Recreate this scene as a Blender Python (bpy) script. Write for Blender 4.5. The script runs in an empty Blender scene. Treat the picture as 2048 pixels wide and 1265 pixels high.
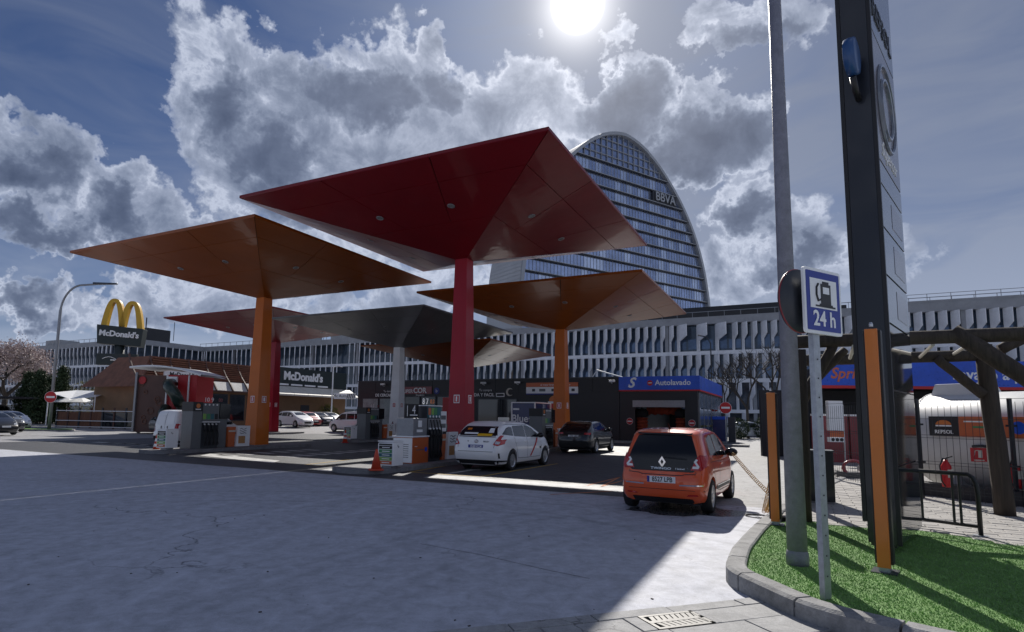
import bpy, bmesh, math, random
import numpy as np
from math import sin, cos, tan, pi, radians, degrees, atan2, sqrt, asin
from mathutils import Vector, Matrix
from mathutils.bvhtree import BVHTree
random.seed(7); np.random.seed(7)
S = bpy.context.scene
COL = S.collection

# ------------------------------------------------------------------ camera
CAMH, FPX, CX, CY, PITCH, ROLL = 1.75, 1183.0, 981.0, 700.0, radians(6.358), radians(.843)
FW = Vector((0, cos(PITCH), sin(PITCH))); R0 = Vector((1, 0, 0)); U0 = R0.cross(FW)
RT = cos(ROLL)*R0 + sin(ROLL)*U0; UP = -sin(ROLL)*R0 + cos(ROLL)*U0
cd = bpy.data.cameras.new('camera'); cam = bpy.data.objects.new('camera', cd); COL.objects.link(cam)
cam.matrix_world = Matrix(((RT.x, UP.x, -FW.x, 0), (RT.y, UP.y, -FW.y, 0), (RT.z, UP.z, -FW.z, CAMH), (0, 0, 0, 1)))
cd.sensor_width = 36; cd.lens = FPX/2048*36
cd.shift_x = (1024-CX)/2048; cd.shift_y = (CY-632.5)/2048
cd.clip_end = 6000; cd.clip_start = .05
S.camera = cam
def ray(u, v): return FW + (u-CX)/FPX*RT + (CY-v)/FPX*UP
def G(u, v, z=0.0):                       # survey helper: a point of the ground (height z) from its bearing
    d = ray(u, v); t = (z-CAMH)/d.z; return Vector((d.x*t, d.y*t, z))
def PY(u, v, Y):                          # a point at distance Y from its bearing
    d = ray(u, v); t = Y/d.y; return Vector((d.x*t, Y, CAMH+d.z*t))

# ------------------------------------------------------------------ light
SUN_EL, SUN_AZ = radians(36.4), radians(8.48)     # azimuth to the right of +Y
sd = bpy.data.lights.new('sun', 'SUN'); sd.energy = 2.0; sd.angle = radians(.55); sd.color = (1, .95, .88)
sun = bpy.data.objects.new('sun', sd); COL.objects.link(sun)
SUND = Vector((sin(SUN_AZ)*cos(SUN_EL), cos(SUN_AZ)*cos(SUN_EL), sin(SUN_EL)))
sun.rotation_euler = (-SUND).to_track_quat('-Z', 'Y').to_euler()
S.view_settings.view_transform = 'Standard'; S.view_settings.look = 'None'
S.view_settings.exposure = 1.42; S.view_settings.gamma = 1; S.view_settings.use_curve_mapping = False

class NT:                                  # tiny helper for node trees
    def __init__(s, tree): s.t = tree; s.n = tree.nodes; s.l = tree.links
    def new(s, typ, **kw):
        n = s.n.new(typ)
        for k, v in kw.items():
            if k == 'inp':
                for a, b in v.items():
                    if isinstance(b, bpy.types.NodeSocket): s.l.new(b, n.inputs[a])
                    else: n.inputs[a].default_value = b
            else: setattr(n, k, v)
        return n
    def math(s, op, a, b=None, c=None, clamp=False):
        n = s.n.new('ShaderNodeMath'); n.operation = op; n.use_clamp = clamp
        for i, x in enumerate((a, b, c)):
            if x is None: continue
            if isinstance(x, (int, float)): n.inputs[i].default_value = x
            else: s.l.new(x, n.inputs[i])
        return n.outputs[0]
    def vmath(s, op, a, b=None):
        n = s.n.new('ShaderNodeVectorMath'); n.operation = op
        for i, x in enumerate((a, b)):
            if x is None: continue
            if isinstance(x, (tuple, list, Vector)): n.inputs[i].default_value = x
            else: s.l.new(x, n.inputs[i])
        return n.outputs['Value'] if op in ('LENGTH', 'DOT_PRODUCT', 'DISTANCE') else n.outputs[0]
    def ramp(s, x, stops, interp='LINEAR'):
        n = s.n.new('ShaderNodeValToRGB'); n.color_ramp.interpolation = interp
        while len(n.color_ramp.elements) < len(stops): n.color_ramp.elements.new(.5)
        for e, (p, c) in zip(n.color_ramp.elements, stops):
            e.position = p; e.color = (*c, 1) if len(c) == 3 else c
        s.l.new(x, n.inputs[0]); return n.outputs[0]
    def mix(s, f, a, b, typ='MIX'):
        n = s.n.new('ShaderNodeMix'); n.data_type = 'RGBA'; n.blend_type = typ
        for sock, x in ((n.inputs[0], f), (n.inputs[6], a), (n.inputs[7], b)):
            if isinstance(x, bpy.types.NodeSocket): s.l.new(x, sock)
            elif isinstance(x, (int, float)): sock.default_value = x
            else: sock.default_value = (*x, 1) if len(x) == 3 else x
        return n.outputs[2]
    def noise(s, vec, scale, detail=4, rough=.55, dist=0.0):
        n = s.n.new('ShaderNodeTexNoise'); n.inputs['Scale'].default_value = scale
        n.inputs['Detail'].default_value = detail; n.inputs['Roughness'].default_value = rough
        n.inputs['Distortion'].default_value = dist
        if vec is not None: s.l.new(vec, n.inputs['Vector'])
        return n.outputs['Fac']

# world: blue sky with backlit cumulus, thin veil, the sun behind thin cloud
W = bpy.data.worlds.new('World'); S.world = W; W.use_nodes = True
w = NT(W.node_tree); w.n.clear()
tc = w.new('ShaderNodeTexCoord').outputs['Generated']
sky = w.new('ShaderNodeTexSky', sky_type='NISHITA', sun_disc=False, sun_elevation=SUN_EL, sun_rotation=SUN_AZ,
            air_density=1.0, dust_density=.6, ozone_density=2.0)
sx = w.new('ShaderNodeSeparateXYZ', inp={0: tc})
az = w.math('ARCTAN2', sx.outputs[0], sx.outputs[1]); el = w.math('ARCSINE', sx.outputs[2])
azel = w.new('ShaderNodeCombineXYZ', inp={0: w.math('MULTIPLY', az, 57.2958), 1: w.math('MULTIPLY', el, 57.2958), 2: 0.0}).outputs[0]
n1 = w.new('ShaderNodeTexNoise', inp={'Vector': tc, 'Scale': 7.0, 'Detail': 5.0, 'Roughness': .6})
warp = w.vmath('SCALE', w.vmath('SUBTRACT', n1.outputs['Color'], (.5, .5, .5)))
warp.node.inputs['Scale'].default_value = 11.0
n1b = w.new('ShaderNodeTexNoise', inp={'Vector': tc, 'Scale': 26.0, 'Detail': 4.0, 'Roughness': .65})
warp2 = w.vmath('SCALE', w.vmath('SUBTRACT', n1b.outputs['Color'], (.5, .5, .5)))
warp2.node.inputs['Scale'].default_value = 4.5
azelw = w.vmath('ADD', w.vmath('ADD', azel, warp), warp2)
BLOBS = [(450,235,105,110,1),(395,70,50,90,.55),(470,110,45,60,.6),(585,225,110,75,1),(640,330,190,110,1),(780,175,120,100,1),(860,105,42,50,1),
 (900,270,120,110,1),(520,330,110,100,1),(1060,190,75,95,.95),(1000,260,110,90,.95),(1120,220,60,70,.8),
 (1245,225,85,70,1.15),(1310,215,50,60,1.1),(1400,270,90,75,1.15),(1490,290,60,80,1.0),(1340,290,140,50,1.1),
 (1470,430,70,45,.9),(1560,470,120,55,.75),(1500,540,90,50,.7),(1640,490,70,45,.65),(1720,520,120,40,.5),
 (40,310,105,85,1.1),(-60,330,90,90,1.1),(130,350,60,70,1),(250,425,85,60,1),(330,445,70,55,.9),(120,460,90,45,.9),(400,460,70,40,.75),
 (35,600,60,35,.8),(120,605,70,28,.75),(310,620,70,40,.8),(230,600,50,40,.7),(430,590,110,50,.6),(700,470,140,70,.7),(620,590,150,35,.55),
 (1470,60,90,45,.7),(1560,40,70,60,.65),(1400,85,45,35,.5),(1225,88,26,26,.5),(880,590,160,40,.6),(1000,400,160,90,.7)]
field = None
for (u, v, ru, rv, amp) in BLOBS:
    d = ray(u, v).normalized()
    a0, e0 = degrees(atan2(d.x, d.y)), degrees(asin(d.z))
    du = ray(u+ru, v).normalized(); dv = ray(u, v-rv).normalized()
    sa = max(1.2, abs(degrees(atan2(du.x, du.y))-a0)); se = max(1.2, abs(degrees(asin(dv.z))-e0))
    q = w.vmath('MULTIPLY', w.vmath('SUBTRACT', azelw, (a0, e0, 0)), (1/sa, 1/se, 0))
    x = w.math('SUBTRACT', 1.35*amp, w.math('MULTIPLY', w.vmath('DOT_PRODUCT', q, q), .75*amp))
    field = x if field is None else w.math('SMOOTH_MAX', field, x, .25)
CORES = [(720,185,95,60),(450,215,60,70),(1245,225,85,60),(1420,285,100,60),(1330,300,90,40),(40,350,95,55),(250,450,70,34),(545,310,75,50),(95,465,80,28),(1480,455,60,26),(880,190,50,50),(640,420,120,40),(1600,520,90,26),(1500,90,80,26),(60,600,60,16)]
cores = None
for (u, v, ru, rv) in CORES:
    d = ray(u, v).normalized(); a0, e0 = degrees(atan2(d.x, d.y)), degrees(asin(d.z))
    du = ray(u+ru, v).normalized(); dv = ray(u, v-rv).normalized()
    sa = max(1.2, abs(degrees(atan2(du.x, du.y))-a0)); se = max(1.2, abs(degrees(asin(dv.z))-e0))
    q = w.vmath('MULTIPLY', w.vmath('SUBTRACT', azelw, (a0, e0, 0)), (1/sa, 1/se, 0))
    x = w.math('SUBTRACT', 1.0, w.math('MULTIPLY', w.vmath('DOT_PRODUCT', q, q), .6), clamp=True)
    cores = x if cores is None else w.math('MAXIMUM', cores, x)
# the rest of the sky carries the same kind of broken cumulus
outside = w.math('MULTIPLY', w.math('SUBTRACT', w.noise(tc, 2.6, 4), .5), 5.0)
view = w.math('SUBTRACT', 1.0, w.math('MULTIPLY', w.math('SUBTRACT', w.math('ABSOLUTE', w.math('MULTIPLY', az, 57.2958)), 46.0), .12, clamp=True))
outside = w.math('SUBTRACT', outside, w.math('MULTIPLY', view, 3.0))
field = w.math('MAXIMUM', field, outside)
fine = w.noise(tc, 24.0, 6, .66)
big = w.noise(tc, 9.0, 4, .55, .3)
dens = w.math('ADD', field, w.math('ADD', w.math('MULTIPLY', w.math('SUBTRACT', fine, .5), 1.9), w.math('MULTIPLY', w.math('SUBTRACT', big, .5), 1.1)))
mask = w.math('MULTIPLY', dens, 1.9, clamp=True)
mask = w.math('SMOOTH_MIN', mask, .94, .2)
shade = w.math('ADD', w.math('ADD', w.math('MULTIPLY', dens, .27), w.math('MULTIPLY', cores, .46)), w.math('MULTIPLY', w.math('SUBTRACT', w.noise(tc, 13.0, 5, .62, .5), .5), 1.1))
ccol = w.ramp(shade, [(0.0, (1.35, 1.55, 2.0)), (.09, (2.1, 2.32, 2.8)), (.2, (1.3, 1.5, 1.95)), (.38, (.78, .95, 1.33)), (.58, (.48, .61, .93)), (1.0, (.25, .34, .58))])
cosun = w.vmath('DOT_PRODUCT', tc, tuple(SUND))
ang = w.math('MULTIPLY', w.math('ARCCOSINE', w.math('MINIMUM', cosun, .999999)), 57.2958)
near = w.math('POWER', 2.718, w.math('MULTIPLY', ang, -1/13.0))
ccol = w.mix(1.0, ccol, w.new('ShaderNodeCombineColor', inp={0: w.math('ADD', .95, w.math('MULTIPLY', near, .45)), 1: w.math('ADD', .95, w.math('MULTIPLY', near, .38)), 2: w.math('ADD', .97, w.math('MULTIPLY', near, .30))}).outputs[0], 'MULTIPLY')
# thin high veil, streaky
vv = w.vmath('MULTIPLY', azel, (.05, .16, 0))
veil = w.noise(vv, 1.3, 4, .55, .8)
hor = w.math('POWER', 2.718, w.math('MULTIPLY', el, -4.2))
veilf = w.math('ADD', w.math('MULTIPLY', w.math('SUBTRACT', veil, .42), 1.5), w.math('MULTIPLY', hor, .95))
rightveil = w.math('MULTIPLY', w.math('ADD', w.math('MULTIPLY', az, 57.2958), 4.0), .05, clamp=True)
veilf = w.math('MULTIPLY', w.math('ADD', w.math('ADD', veilf, w.math('MULTIPLY', near, .8)), w.math('MULTIPLY', rightveil, .62)), .85, clamp=True)
base = w.mix(1.0, sky.outputs[0], (.060, .093, .155), 'MULTIPLY')
base = w.mix(veilf, base, w.ramp(hor, [(0, (.56, .69, 1.06)), (.5, (1.15, 1.36, 1.85)), (1, (2.1, 2.35, 2.85))]))
colr = w.mix(mask, base, ccol)
glow = w.math('ADD', w.math('MULTIPLY', w.math('POWER', 2.718, w.math('MULTIPLY', w.math('MULTIPLY', ang, ang), -1/7.0)), 3.5),
              w.math('MULTIPLY', w.math('POWER', 2.718, w.math('MULTIPLY', ang, -1/9.0)), 1.5))
gl = w.new('ShaderNodeCombineColor', inp={0: glow, 1: w.math('MULTIPLY', glow, .97), 2: w.math('MULTIPLY', glow, .93)}).outputs[0]
disc = w.math('MULTIPLY', w.math('SUBTRACT', 2.35, ang), 1.0, clamp=True)
disc = w.math('MULTIPLY', disc, disc)
colr = w.mix(1.0, colr, gl, 'ADD')
colr = w.mix(disc, colr, (22, 21.5, 21))
bg = w.new('ShaderNodeBackground', inp={0: colr, 1: .1})
w.l.new(bg.outputs[0], w.new('ShaderNodeOutputWorld').inputs[0])

# ------------------------------------------------------------------ materials
MATS = {}
def mat(name, col, rough=.6, metal=0.0, var=0.0, vs=6.0, bump=0.0, bs=60.0, coat=0.0, spec=.5, emit=0.0, alpha=1.0, wpos=False, cr=.05):
    if name in MATS: return MATS[name]
    m = bpy.data.materials.new(name); m.use_nodes = True
    t = NT(m.node_tree); p = t.n['Principled BSDF']
    p.inputs['Base Color'].default_value = (*col, 1); p.inputs['Roughness'].default_value = rough
    p.inputs['Metallic'].default_value = metal; p.inputs['Specular IOR Level'].default_value = spec
    p.inputs['Coat Weight'].default_value = coat; p.inputs['Coat Roughness'].default_value = cr
    if emit: p.inputs['Emission Color'].default_value = (*col, 1); p.inputs['Emission Strength'].default_value = emit
    if alpha < 1: p.inputs['Alpha'].default_value = alpha
    if var or bump:
        c = t.new('ShaderNodeNewGeometry').outputs['Position'] if wpos else t.new('ShaderNodeTexCoord').outputs['Object']
    if var:
        f = t.noise(c, vs, 6, .62)
        f2 = t.noise(c, vs*7, 3, .6)
        ff = t.math('ADD', t.math('MULTIPLY', f, .7), t.math('MULTIPLY', f2, .3))
        lo = tuple(x*(1-var) for x in col); hi = tuple(min(1, x*(1+var)) for x in col)
        t.l.new(t.ramp(ff, [(.3, lo), (.7, hi)]), p.inputs['Base Color'])
        r = t.math('ADD', rough-.08, t.math('MULTIPLY', f2, .16), clamp=True); t.l.new(r, p.inputs['Roughness'])
    if bump:
        b = t.new('ShaderNodeBump', inp={'Strength': bump, 'Distance': .02, 'Height': t.noise(c, bs, 5, .6)})
        t.l.new(b.outputs[0], p.inputs['Normal'])
    MATS[name] = m; return m

def circ3(p, q, r):
    ax_, ay, bx_, by, cx_, cy = p.x, p.y, q.x, q.y, r.x, r.y; d = 2*(ax_*(by-cy)+bx_*(cy-ay)+cx_*(ay-by))
    ux = ((ax_**2+ay**2)*(by-cy)+(bx_**2+by**2)*(cy-ay)+(cx_**2+cy**2)*(ay-by))/d; uy = ((ax_**2+ay**2)*(cx_-bx_)+(bx_**2+by**2)*(ax_-cx_)+(cx_**2+cy**2)*(bx_-ax_))/d
    return (ux, uy), sqrt((p.x-ux)**2+(p.y-uy)**2)
ARCS = []
for trio, gain in ((((270, 1200), (490, 1095), (730, 1022)), 1.45), (((60, 1250), (330, 1090), (640, 1005)), 1.3), (((100, 1010), (600, 1003), (1150, 1040)), .45), (((640, 1262), (900, 1130), (1230, 1045)), .55), (((700, 1262), (1000, 1120), (1260, 1060)), .6), (((0, 960), (500, 965), (1000, 1010)), .5)):
    c_, r_ = circ3(*[G(*q) for q in trio])
    ARCS += [(c_, r_, .13, gain), (c_, r_+1.45, .13, gain)]
def ground_mat(name, col, stain=.35, crack=True, rough=.75, bs=90, streak=.25, cscale=.22, jo=0):
    m = bpy.data.materials.new(name); m.use_nodes = True
    t = NT(m.node_tree); p = t.n['Principled BSDF']
    pos = t.new('ShaderNodeNewGeometry').outputs['Position']
    A_ = t.noise(pos, .35, 5, .6, .5); B_ = t.noise(pos, 2.3, 6, .65, .3); C_ = t.noise(pos, 60, 3, .6)
    sv = t.new('ShaderNodeMapping', inp={'Vector': pos, 'Rotation': (0, 0, radians(35)), 'Scale': (3.0, .22, 1)}).outputs[0]
    D_ = t.noise(sv, 1.4, 6, .65, .2)
    f = t.math('ADD', t.math('ADD', t.math('MULTIPLY', A_, .35), t.math('MULTIPLY', B_, .3)), t.math('ADD', t.math('MULTIPLY', C_, .2), t.math('MULTIPLY', D_, streak)))
    lo = tuple(x*(1-stain) for x in col); hi = tuple(min(1, x*(1+stain*.7)) for x in col)
    c = t.ramp(f, [(.38, lo), (.7, hi)])
    mid = t.math('ADD', t.math('MULTIPLY', t.noise(pos, 4.5, 8, .78, .4), .75), t.math('MULTIPLY', t.noise(pos, 90, 2, .6), .25))
    c = t.mix(.5, c, t.ramp(mid, [(.36, tuple(x*.45 for x in col)), (.5, col), (.64, tuple(min(1, x*1.5) for x in col))]))
    for (c0_, r0_, wd_, gain) in ARCS:
        dd_ = t.math('ABSOLUTE', t.math('SUBTRACT', t.vmath('DISTANCE', pos, (c0_[0], c0_[1], 0)), r0_))
        k_ = t.math('SUBTRACT', 1.0, t.math('MULTIPLY', dd_, 1/wd_), clamp=True)
        k_ = t.math('MULTIPLY', k_, t.math('MULTIPLY', t.math('SUBTRACT', t.noise(pos, 2.6, 5, .7), .36), 2.4, clamp=True))
        c = t.mix(t.math('MULTIPLY', k_, .8), c, tuple(min(1, x*gain) for x in col))
    sc2 = t.new('ShaderNodeMapping', inp={'Vector': pos, 'Rotation': (0, 0, radians(-28)), 'Scale': (1.2, 16, 1)}).outputs[0]
    scr = t.math('MULTIPLY', t.math('SUBTRACT', t.noise(sc2, 1.0, 5, .7), .62), 7.0, clamp=True)
    c = t.mix(t.math('MULTIPLY', scr, .35), c, tuple(min(1, x*1.7) for x in col))
    # oil spots
    E_ = t.noise(pos, 1.1, 5, .7, 1.0)
    c = t.mix(t.math('MULTIPLY', t.math('SUBTRACT', E_, .63), 5.0, clamp=True), c, tuple(x*.5 for x in col))
    h = C_
    if crack:
        wsc = t.vmath('SCALE', t.new('ShaderNodeTexNoise', inp={'Vector': pos, 'Scale': 1.4, 'Detail': 6.0}).outputs['Color'])
        wsc.node.inputs['Scale'].default_value = 1.3
        wv = t.vmath('ADD', pos, wsc)
        vo = t.new('ShaderNodeTexVoronoi', feature='DISTANCE_TO_EDGE', inp={'Vector': wv, 'Scale': cscale})
        k = t.math('SUBTRACT', 1.0, t.math('MULTIPLY', vo.outputs['Distance'], 180.0), clamp=True)
        k = t.math('MULTIPLY', k, t.math('MULTIPLY', t.math('SUBTRACT', t.noise(pos, .3, 3), .46), 8.0, clamp=True))
        c = t.mix(t.math('MULTIPLY', k, .85), c, tuple(x*.16 for x in col))
        h = t.math('SUBTRACT', h, t.math('MULTIPLY', k, 2.0))
    t.l.new(c, p.inputs['Base Color'])
    p.inputs['Roughness'].default_value = rough
    t.l.new(t.math('ADD', rough-.15, t.math('MULTIPLY', B_, .3)), p.inputs['Roughness'])
    b = t.new('ShaderNodeBump', inp={'Strength': .45, 'Distance': .012, 'Height': t.math('ADD', h, t.math('MULTIPLY', t.noise(pos, 9, 4), .8))})
    t.l.new(b.outputs[0], p.inputs['Normal'])
    MATS[name] = m; return m

def canopy_mat(name, col):
    m = bpy.data.materials.new(name); m.use_nodes = True
    t = NT(m.node_tree); p = t.n['Principled BSDF']
    c = t.new('ShaderNodeTexCoord').outputs['Object']
    f = t.noise(c, .6, 5, .6)
    t.l.new(t.ramp(f, [(.3, tuple(x*.86 for x in col)), (.7, tuple(x*1.08 for x in col))]), p.inputs['Base Color'])
    p.inputs['Roughness'].default_value = .38; p.inputs['Specular IOR Level'].default_value = .25; p.inputs['Coat Weight'].default_value = .2; p.inputs['Coat Roughness'].default_value = .07
    b = t.new('ShaderNodeBump', inp={'Strength': .2, 'Distance': .06, 'Height': t.noise(c, 1.3, 2, .5)})
    t.l.new(b.outputs[0], p.inputs['Normal']); t.l.new(b.outputs[0], p.inputs['Coat Normal'])
    MATS[name] = m; return m

def wood_mat(name, col):
    m = bpy.data.materials.new(name); m.use_nodes = True
    t = NT(m.node_tree); p = t.n['Principled BSDF']
    c = t.new('ShaderNodeTexCoord').outputs['Object']
    mp = t.new('ShaderNodeMapping', inp={'Vector': c, 'Scale': (14, 14, .9)}).outputs[0]
    f = t.noise(mp, 1.5, 7, .65, .6)
    t.l.new(t.ramp(f, [(.3, tuple(x*.5 for x in col)), (.7, tuple(x*1.35 for x in col))]), p.inputs['Base Color'])
    p.inputs['Roughness'].default_value = .8
    b = t.new('ShaderNodeBump', inp={'Strength': .5, 'Distance': .02, 'Height': f}); t.l.new(b.outputs[0], p.inputs['Normal'])
    MATS[name] = m; return m

ground_mat('concrete', (.46, .475, .53), .36, True, .72)
ground_mat('lane_concrete', (.34, .34, .34), .4, True, .8, cscale=.5)
ground_mat('forecourt', (.055, .057, .064), .35, True, .62)
ground_mat('back_lot', (.28, .28, .29), .3, False, .8)
for n_, c_ in (('red_canopy', (.165, .004, .010)), ('orange_canopy', (.26, .06, .005)), ('grey_canopy', (.15, .154, .163)), ('red_column', (.36, .011, .026)), ('orange_column', (.56, .135, .008)), ('grey_column', (.84, .85, .88))): canopy_mat(n_, c_)  # red, orange: soffit shade painted as darker colour, columns lighter as if lit
wood_mat('log_wood', (.05, .038, .03))
wood_mat('brown_wood', (.16, .07, .04))
mat('dark_joint', (.012, .01, .01), .8)
mat('roof_sheet', (.3, .3, .31), .5)
mat('white', (.84, .85, .86), .45, var=.06)
mat('white_gloss', (.84, .85, .87), .3, coat=.3)
mat('paint_white', (.5, .5, .49), .75, var=.4, vs=3, bump=.2, wpos=True)
mat('paint_yellow', (.5, .33, .06), .7, var=.35, vs=3, wpos=True)
mat('paint_orange', (.55, .2, .08), .75, var=.4, vs=3, wpos=True)
mat('kerb', (.27, .27, .27), .85, var=.45, vs=4, bump=.5, bs=50)
mat('kerb_grey', (.2, .2, .21), .8, var=.35, vs=4, bump=.4, bs=50)
mat('paver', (.38, .365, .345), .85, var=.25, vs=3, bump=.4, bs=60, wpos=True)
mat('paver_bed', (.09, .085, .08), .9)
mat('black', (.012, .012, .014), .45)
mat('black_gloss', (.008, .009, .012), .16)
mat('rubber', (.018, .018, .019), .75, var=.2, vs=20)
mat('anthracite', (.03, .034, .042), .42, var=.1, vs=3)
mat('totem_dark', (.012, .014, .02), .3, coat=.3)
mat('grey_metal', (.28, .29, .31), .42, .55, var=.12, vs=8)
mat('dark_metal', (.06, .065, .075), .4, .6)
mat('steel', (.55, .56, .58), .3, .9)
mat('chrome', (.8, .8, .82), .08, 1)
mat('pump_grey', (.13, .14, .15), .4, .2, var=.08)
mat('orange', (.62, .17, .02), .42, coat=.2, var=.05)
mat('orange_red', (.55, .12, .03), .42, coat=.2)
mat('red_sign', (.5, .01, .015), .4)
mat('maroon', (.22, .012, .022), .35, coat=.3, var=.2, vs=1.5)
mat('blue_sign', (.008, .028, .27), .4)
mat('blue_band', (.01, .085, .58), .3, var=.25, vs=1.2)
mat('navy', (.012, .022, .12), .3, coat=.2)
mat('green_label', (.05, .25, .09), .4)
mat('teal_label', (.02, .13, .16), .4)
mat('lime_label', (.2, .4, .08), .4)
mat('tan_food', (.45, .23, .08), .5, var=.5, vs=30)
mat('yellow_sign', (.75, .42, .015), .4)
mat('golden', (.62, .36, .01), .35, coat=.3)
mat('glass_dark', (.012, .015, .02), .06, spec=.8)
mat('glass_blue', (.10, .15, .24), .12, .35, spec=.8, var=.35, vs=.35)
mat('glass_tower', (.30, .37, .55), .12, .75, spec=.8, var=.4, vs=.12)
mat('glass_tower_light', (.5, .58, .75), .14, .75, spec=.8, var=.3, vs=.12)
mat('glass_office', (.05, .075, .11), .1, spec=.8, var=.5, vs=.4)
mat('glass_poster', (.3, .37, .37), .25, var=.35, vs=1.5)
mat('precast', (.84, .85, .88), .7, var=.14, vs=1.3, bump=.15)
mat('slab_concrete', (.34, .35, .37), .75, var=.2, vs=.6)
mat('dark_cladding', (.022, .024, .03), .5, var=.2, vs=.8)
mat('shop_black', (.011, .012, .016), .4, var=.25, vs=.7)
mat('terracotta', (.20, .085, .05), .7, var=.4, vs=1.5, bump=.3)
mat('brown_panel', (.10, .05, .04), .6, var=.25, vs=1)
mat('play_red', (.42, .015, .02), .45)
mat('slide_green', (.012, .03, .022), .3, coat=.3)
mat('cream', (.6, .57, .5), .6, var=.12, vs=2)
mat('mcd_wall', (.22, .13, .07), .7, var=.2, vs=1)
mat('mcd_black', (.02, .03, .03), .45, var=.15)
mat('tank_white', (.62, .62, .62), .45, var=.12, vs=.9)
mat('lamp_paint', (.20, .205, .25), .5, .0, var=.25, vs=9, bump=.5, bs=26)
mat('galvanised', (.36, .385, .42), .42, .7, var=.25, vs=14, bump=.15)
mat('grass_turf', (.20, .38, .095), .6, var=.3, vs=4)
mat('turf_base', (.12, .24, .06), .9, var=.3, vs=6, wpos=True)
mat('leaf_dark', (.035, .06, .022), .7, var=.35, vs=1)
mat('leaf_olive', (.16, .15, .035), .7, var=.4, vs=1)
mat('blossom', (.45, .37, .36), .7, var=.45, vs=1)
mat('bark', (.05, .042, .036), .85, var=.3, vs=5)
mat('light_lens', (.2, .2, .2), .25)
mat('tail_red', (.45, .01, .015), .15, coat=.5)
mat('head_glass', (.5, .52, .55), .1, .3)
mat('cone_orange', (.6, .07, .03), .5, var=.1)
mat('hose_yellow', (.6, .33, .08), .5)
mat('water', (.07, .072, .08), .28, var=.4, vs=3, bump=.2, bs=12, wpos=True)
mat('grate_iron', (.11, .108, .105), .55, .3, var=.25, vs=8)
mat('muted_blue', (.02, .07, .2), .3)
mat('void', (.004, .004, .004), .95)
mat('brush_red', (.32, .05, .02), .85, var=.4, vs=12)
mat('brush_black', (.015, .015, .017), .9, var=.3, vs=12)

# ------------------------------------------------------------------ builders
class MB:
    def __init__(s): s.v = []; s.f = []
    def add(s, vs, fs):
        o = len(s.v); s.v += [tuple(p) for p in vs]; s.f += [tuple(i+o for i in f) for f in fs]; return s
    def box(s, x0, x1, y0, y1, z0, z1, M=None):
        vs = [Vector((x, y, z)) for z in (z0, z1) for y in (y0, y1) for x in (x0, x1)]
        if M is not None: vs = [M @ p for p in vs]
        return s.add(vs, [(0,2,3,1),(4,5,7,6),(0,1,5,4),(1,3,7,5),(3,2,6,7),(2,0,4,6)])
    def prism(s, poly, d0, d1, ax='y', M=None):      # polygon (a,b) extruded along ax
        def mk(a, b, d): return Vector((a, d, b)) if ax == 'y' else Vector((d, a, b)) if ax == 'x' else Vector((a, b, d))
        n = len(poly); vs = [mk(a, b, d0) for a, b in poly] + [mk(a, b, d1) for a, b in poly]
        if M is not None: vs = [M @ p for p in vs]
        fs = [tuple(range(n-1, -1, -1)), tuple(range(n, 2*n))] + [(i, (i+1) % n, n+(i+1) % n, n+i) for i in range(n)]
        return s.add(vs, fs)
    def tube(s, path, r, n=8, caps=True, closed=False):
        path = [Vector(p) for p in path]; m = len(path)
        rs = r if isinstance(r, (list, tuple)) else [r]*m
        vs = []; up = None
        for i, p in enumerate(path):
            a = path[(i-1) % m] if closed else path[max(0, i-1)]; b = path[(i+1) % m] if closed else path[min(m-1, i+1)]
            d = (b-a).normalized()
            if up is None: up = d.orthogonal().normalized()
            up = (up - d*up.dot(d)); up = up.normalized() if up.length > 1e-6 else d.orthogonal().normalized()
            w_ = d.cross(up)
            for k in range(n):
                t = 2*pi*k/n; vs.append(p + (up*cos(t)+w_*sin(t))*rs[i])
        fs = [(i*n+k, i*n+(k+1) % n, (i+1)*n+(k+1) % n, (i+1)*n+k) for i in range(m-1) for k in range(n)]
        if closed: fs += [((m-1)*n+k, (m-1)*n+(k+1) % n, (k+1) % n, k) for k in range(n)]
        elif caps: fs += [tuple(range(n-1, -1, -1)), tuple((m-1)*n+k for k in range(n))]
        return s.add(vs, fs)
    def lathe(s, prof, n=16, M=None, caps=True):     # (r,z) about z
        vs = []
        for r, z in prof:
            for k in range(n): vs.append(Vector((r*cos(2*pi*k/n), r*sin(2*pi*k/n), z)))
        if M is not None: vs = [M @ p for p in vs]
        m = len(prof); fs = [(i*n+k, i*n+(k+1) % n, (i+1)*n+(k+1) % n, (i+1)*n+k) for i in range(m-1) for k in range(n)]
        if caps: fs += [tuple(range(n-1, -1, -1)), tuple((m-1)*n+k for k in range(n))]
        return s.add(vs, fs)
    def mesh(s, name):
        me = bpy.data.meshes.new(name); me.from_pydata(s.v, [], s.f); me.update(); return me
    def build(s, name, m, parent=None, smooth=False, bevel=0.0):
        me = s.mesh(name)
        if bevel or True:
            bm = bmesh.new(); bm.from_mesh(me)
            bmesh.ops.recalc_face_normals(bm, faces=bm.faces)
            if bevel: bmesh.ops.bevel(bm, geom=bm.edges[:], offset=bevel, segments=2, affect='EDGES', profile=.6)
            bm.to_mesh(me); bm.free()
        return mkobj(name, me, m, parent, smooth)
def mkobj(name, me, m, parent=None, smooth=False):
    o = bpy.data.objects.new(name, me); COL.objects.link(o)
    if m is not None and not me.materials: me.materials.append(MATS[m] if isinstance(m, str) else m)
    if smooth: me.shade_smooth()
    if parent is not None: o.parent = parent
    return o
def tag(o, label, cat, group=None):
    o['label'] = label; o['category'] = cat
    if group: o['group'] = group
    return o
def thing(name, label, cat, loc=(0, 0, 0), rotz=0.0, group=None):
    o = bpy.data.objects.new(name, None); COL.objects.link(o); o.empty_display_size = .2
    o.location = loc; o.rotation_euler = (0, 0, rotz); return tag(o, label, cat, group)
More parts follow.
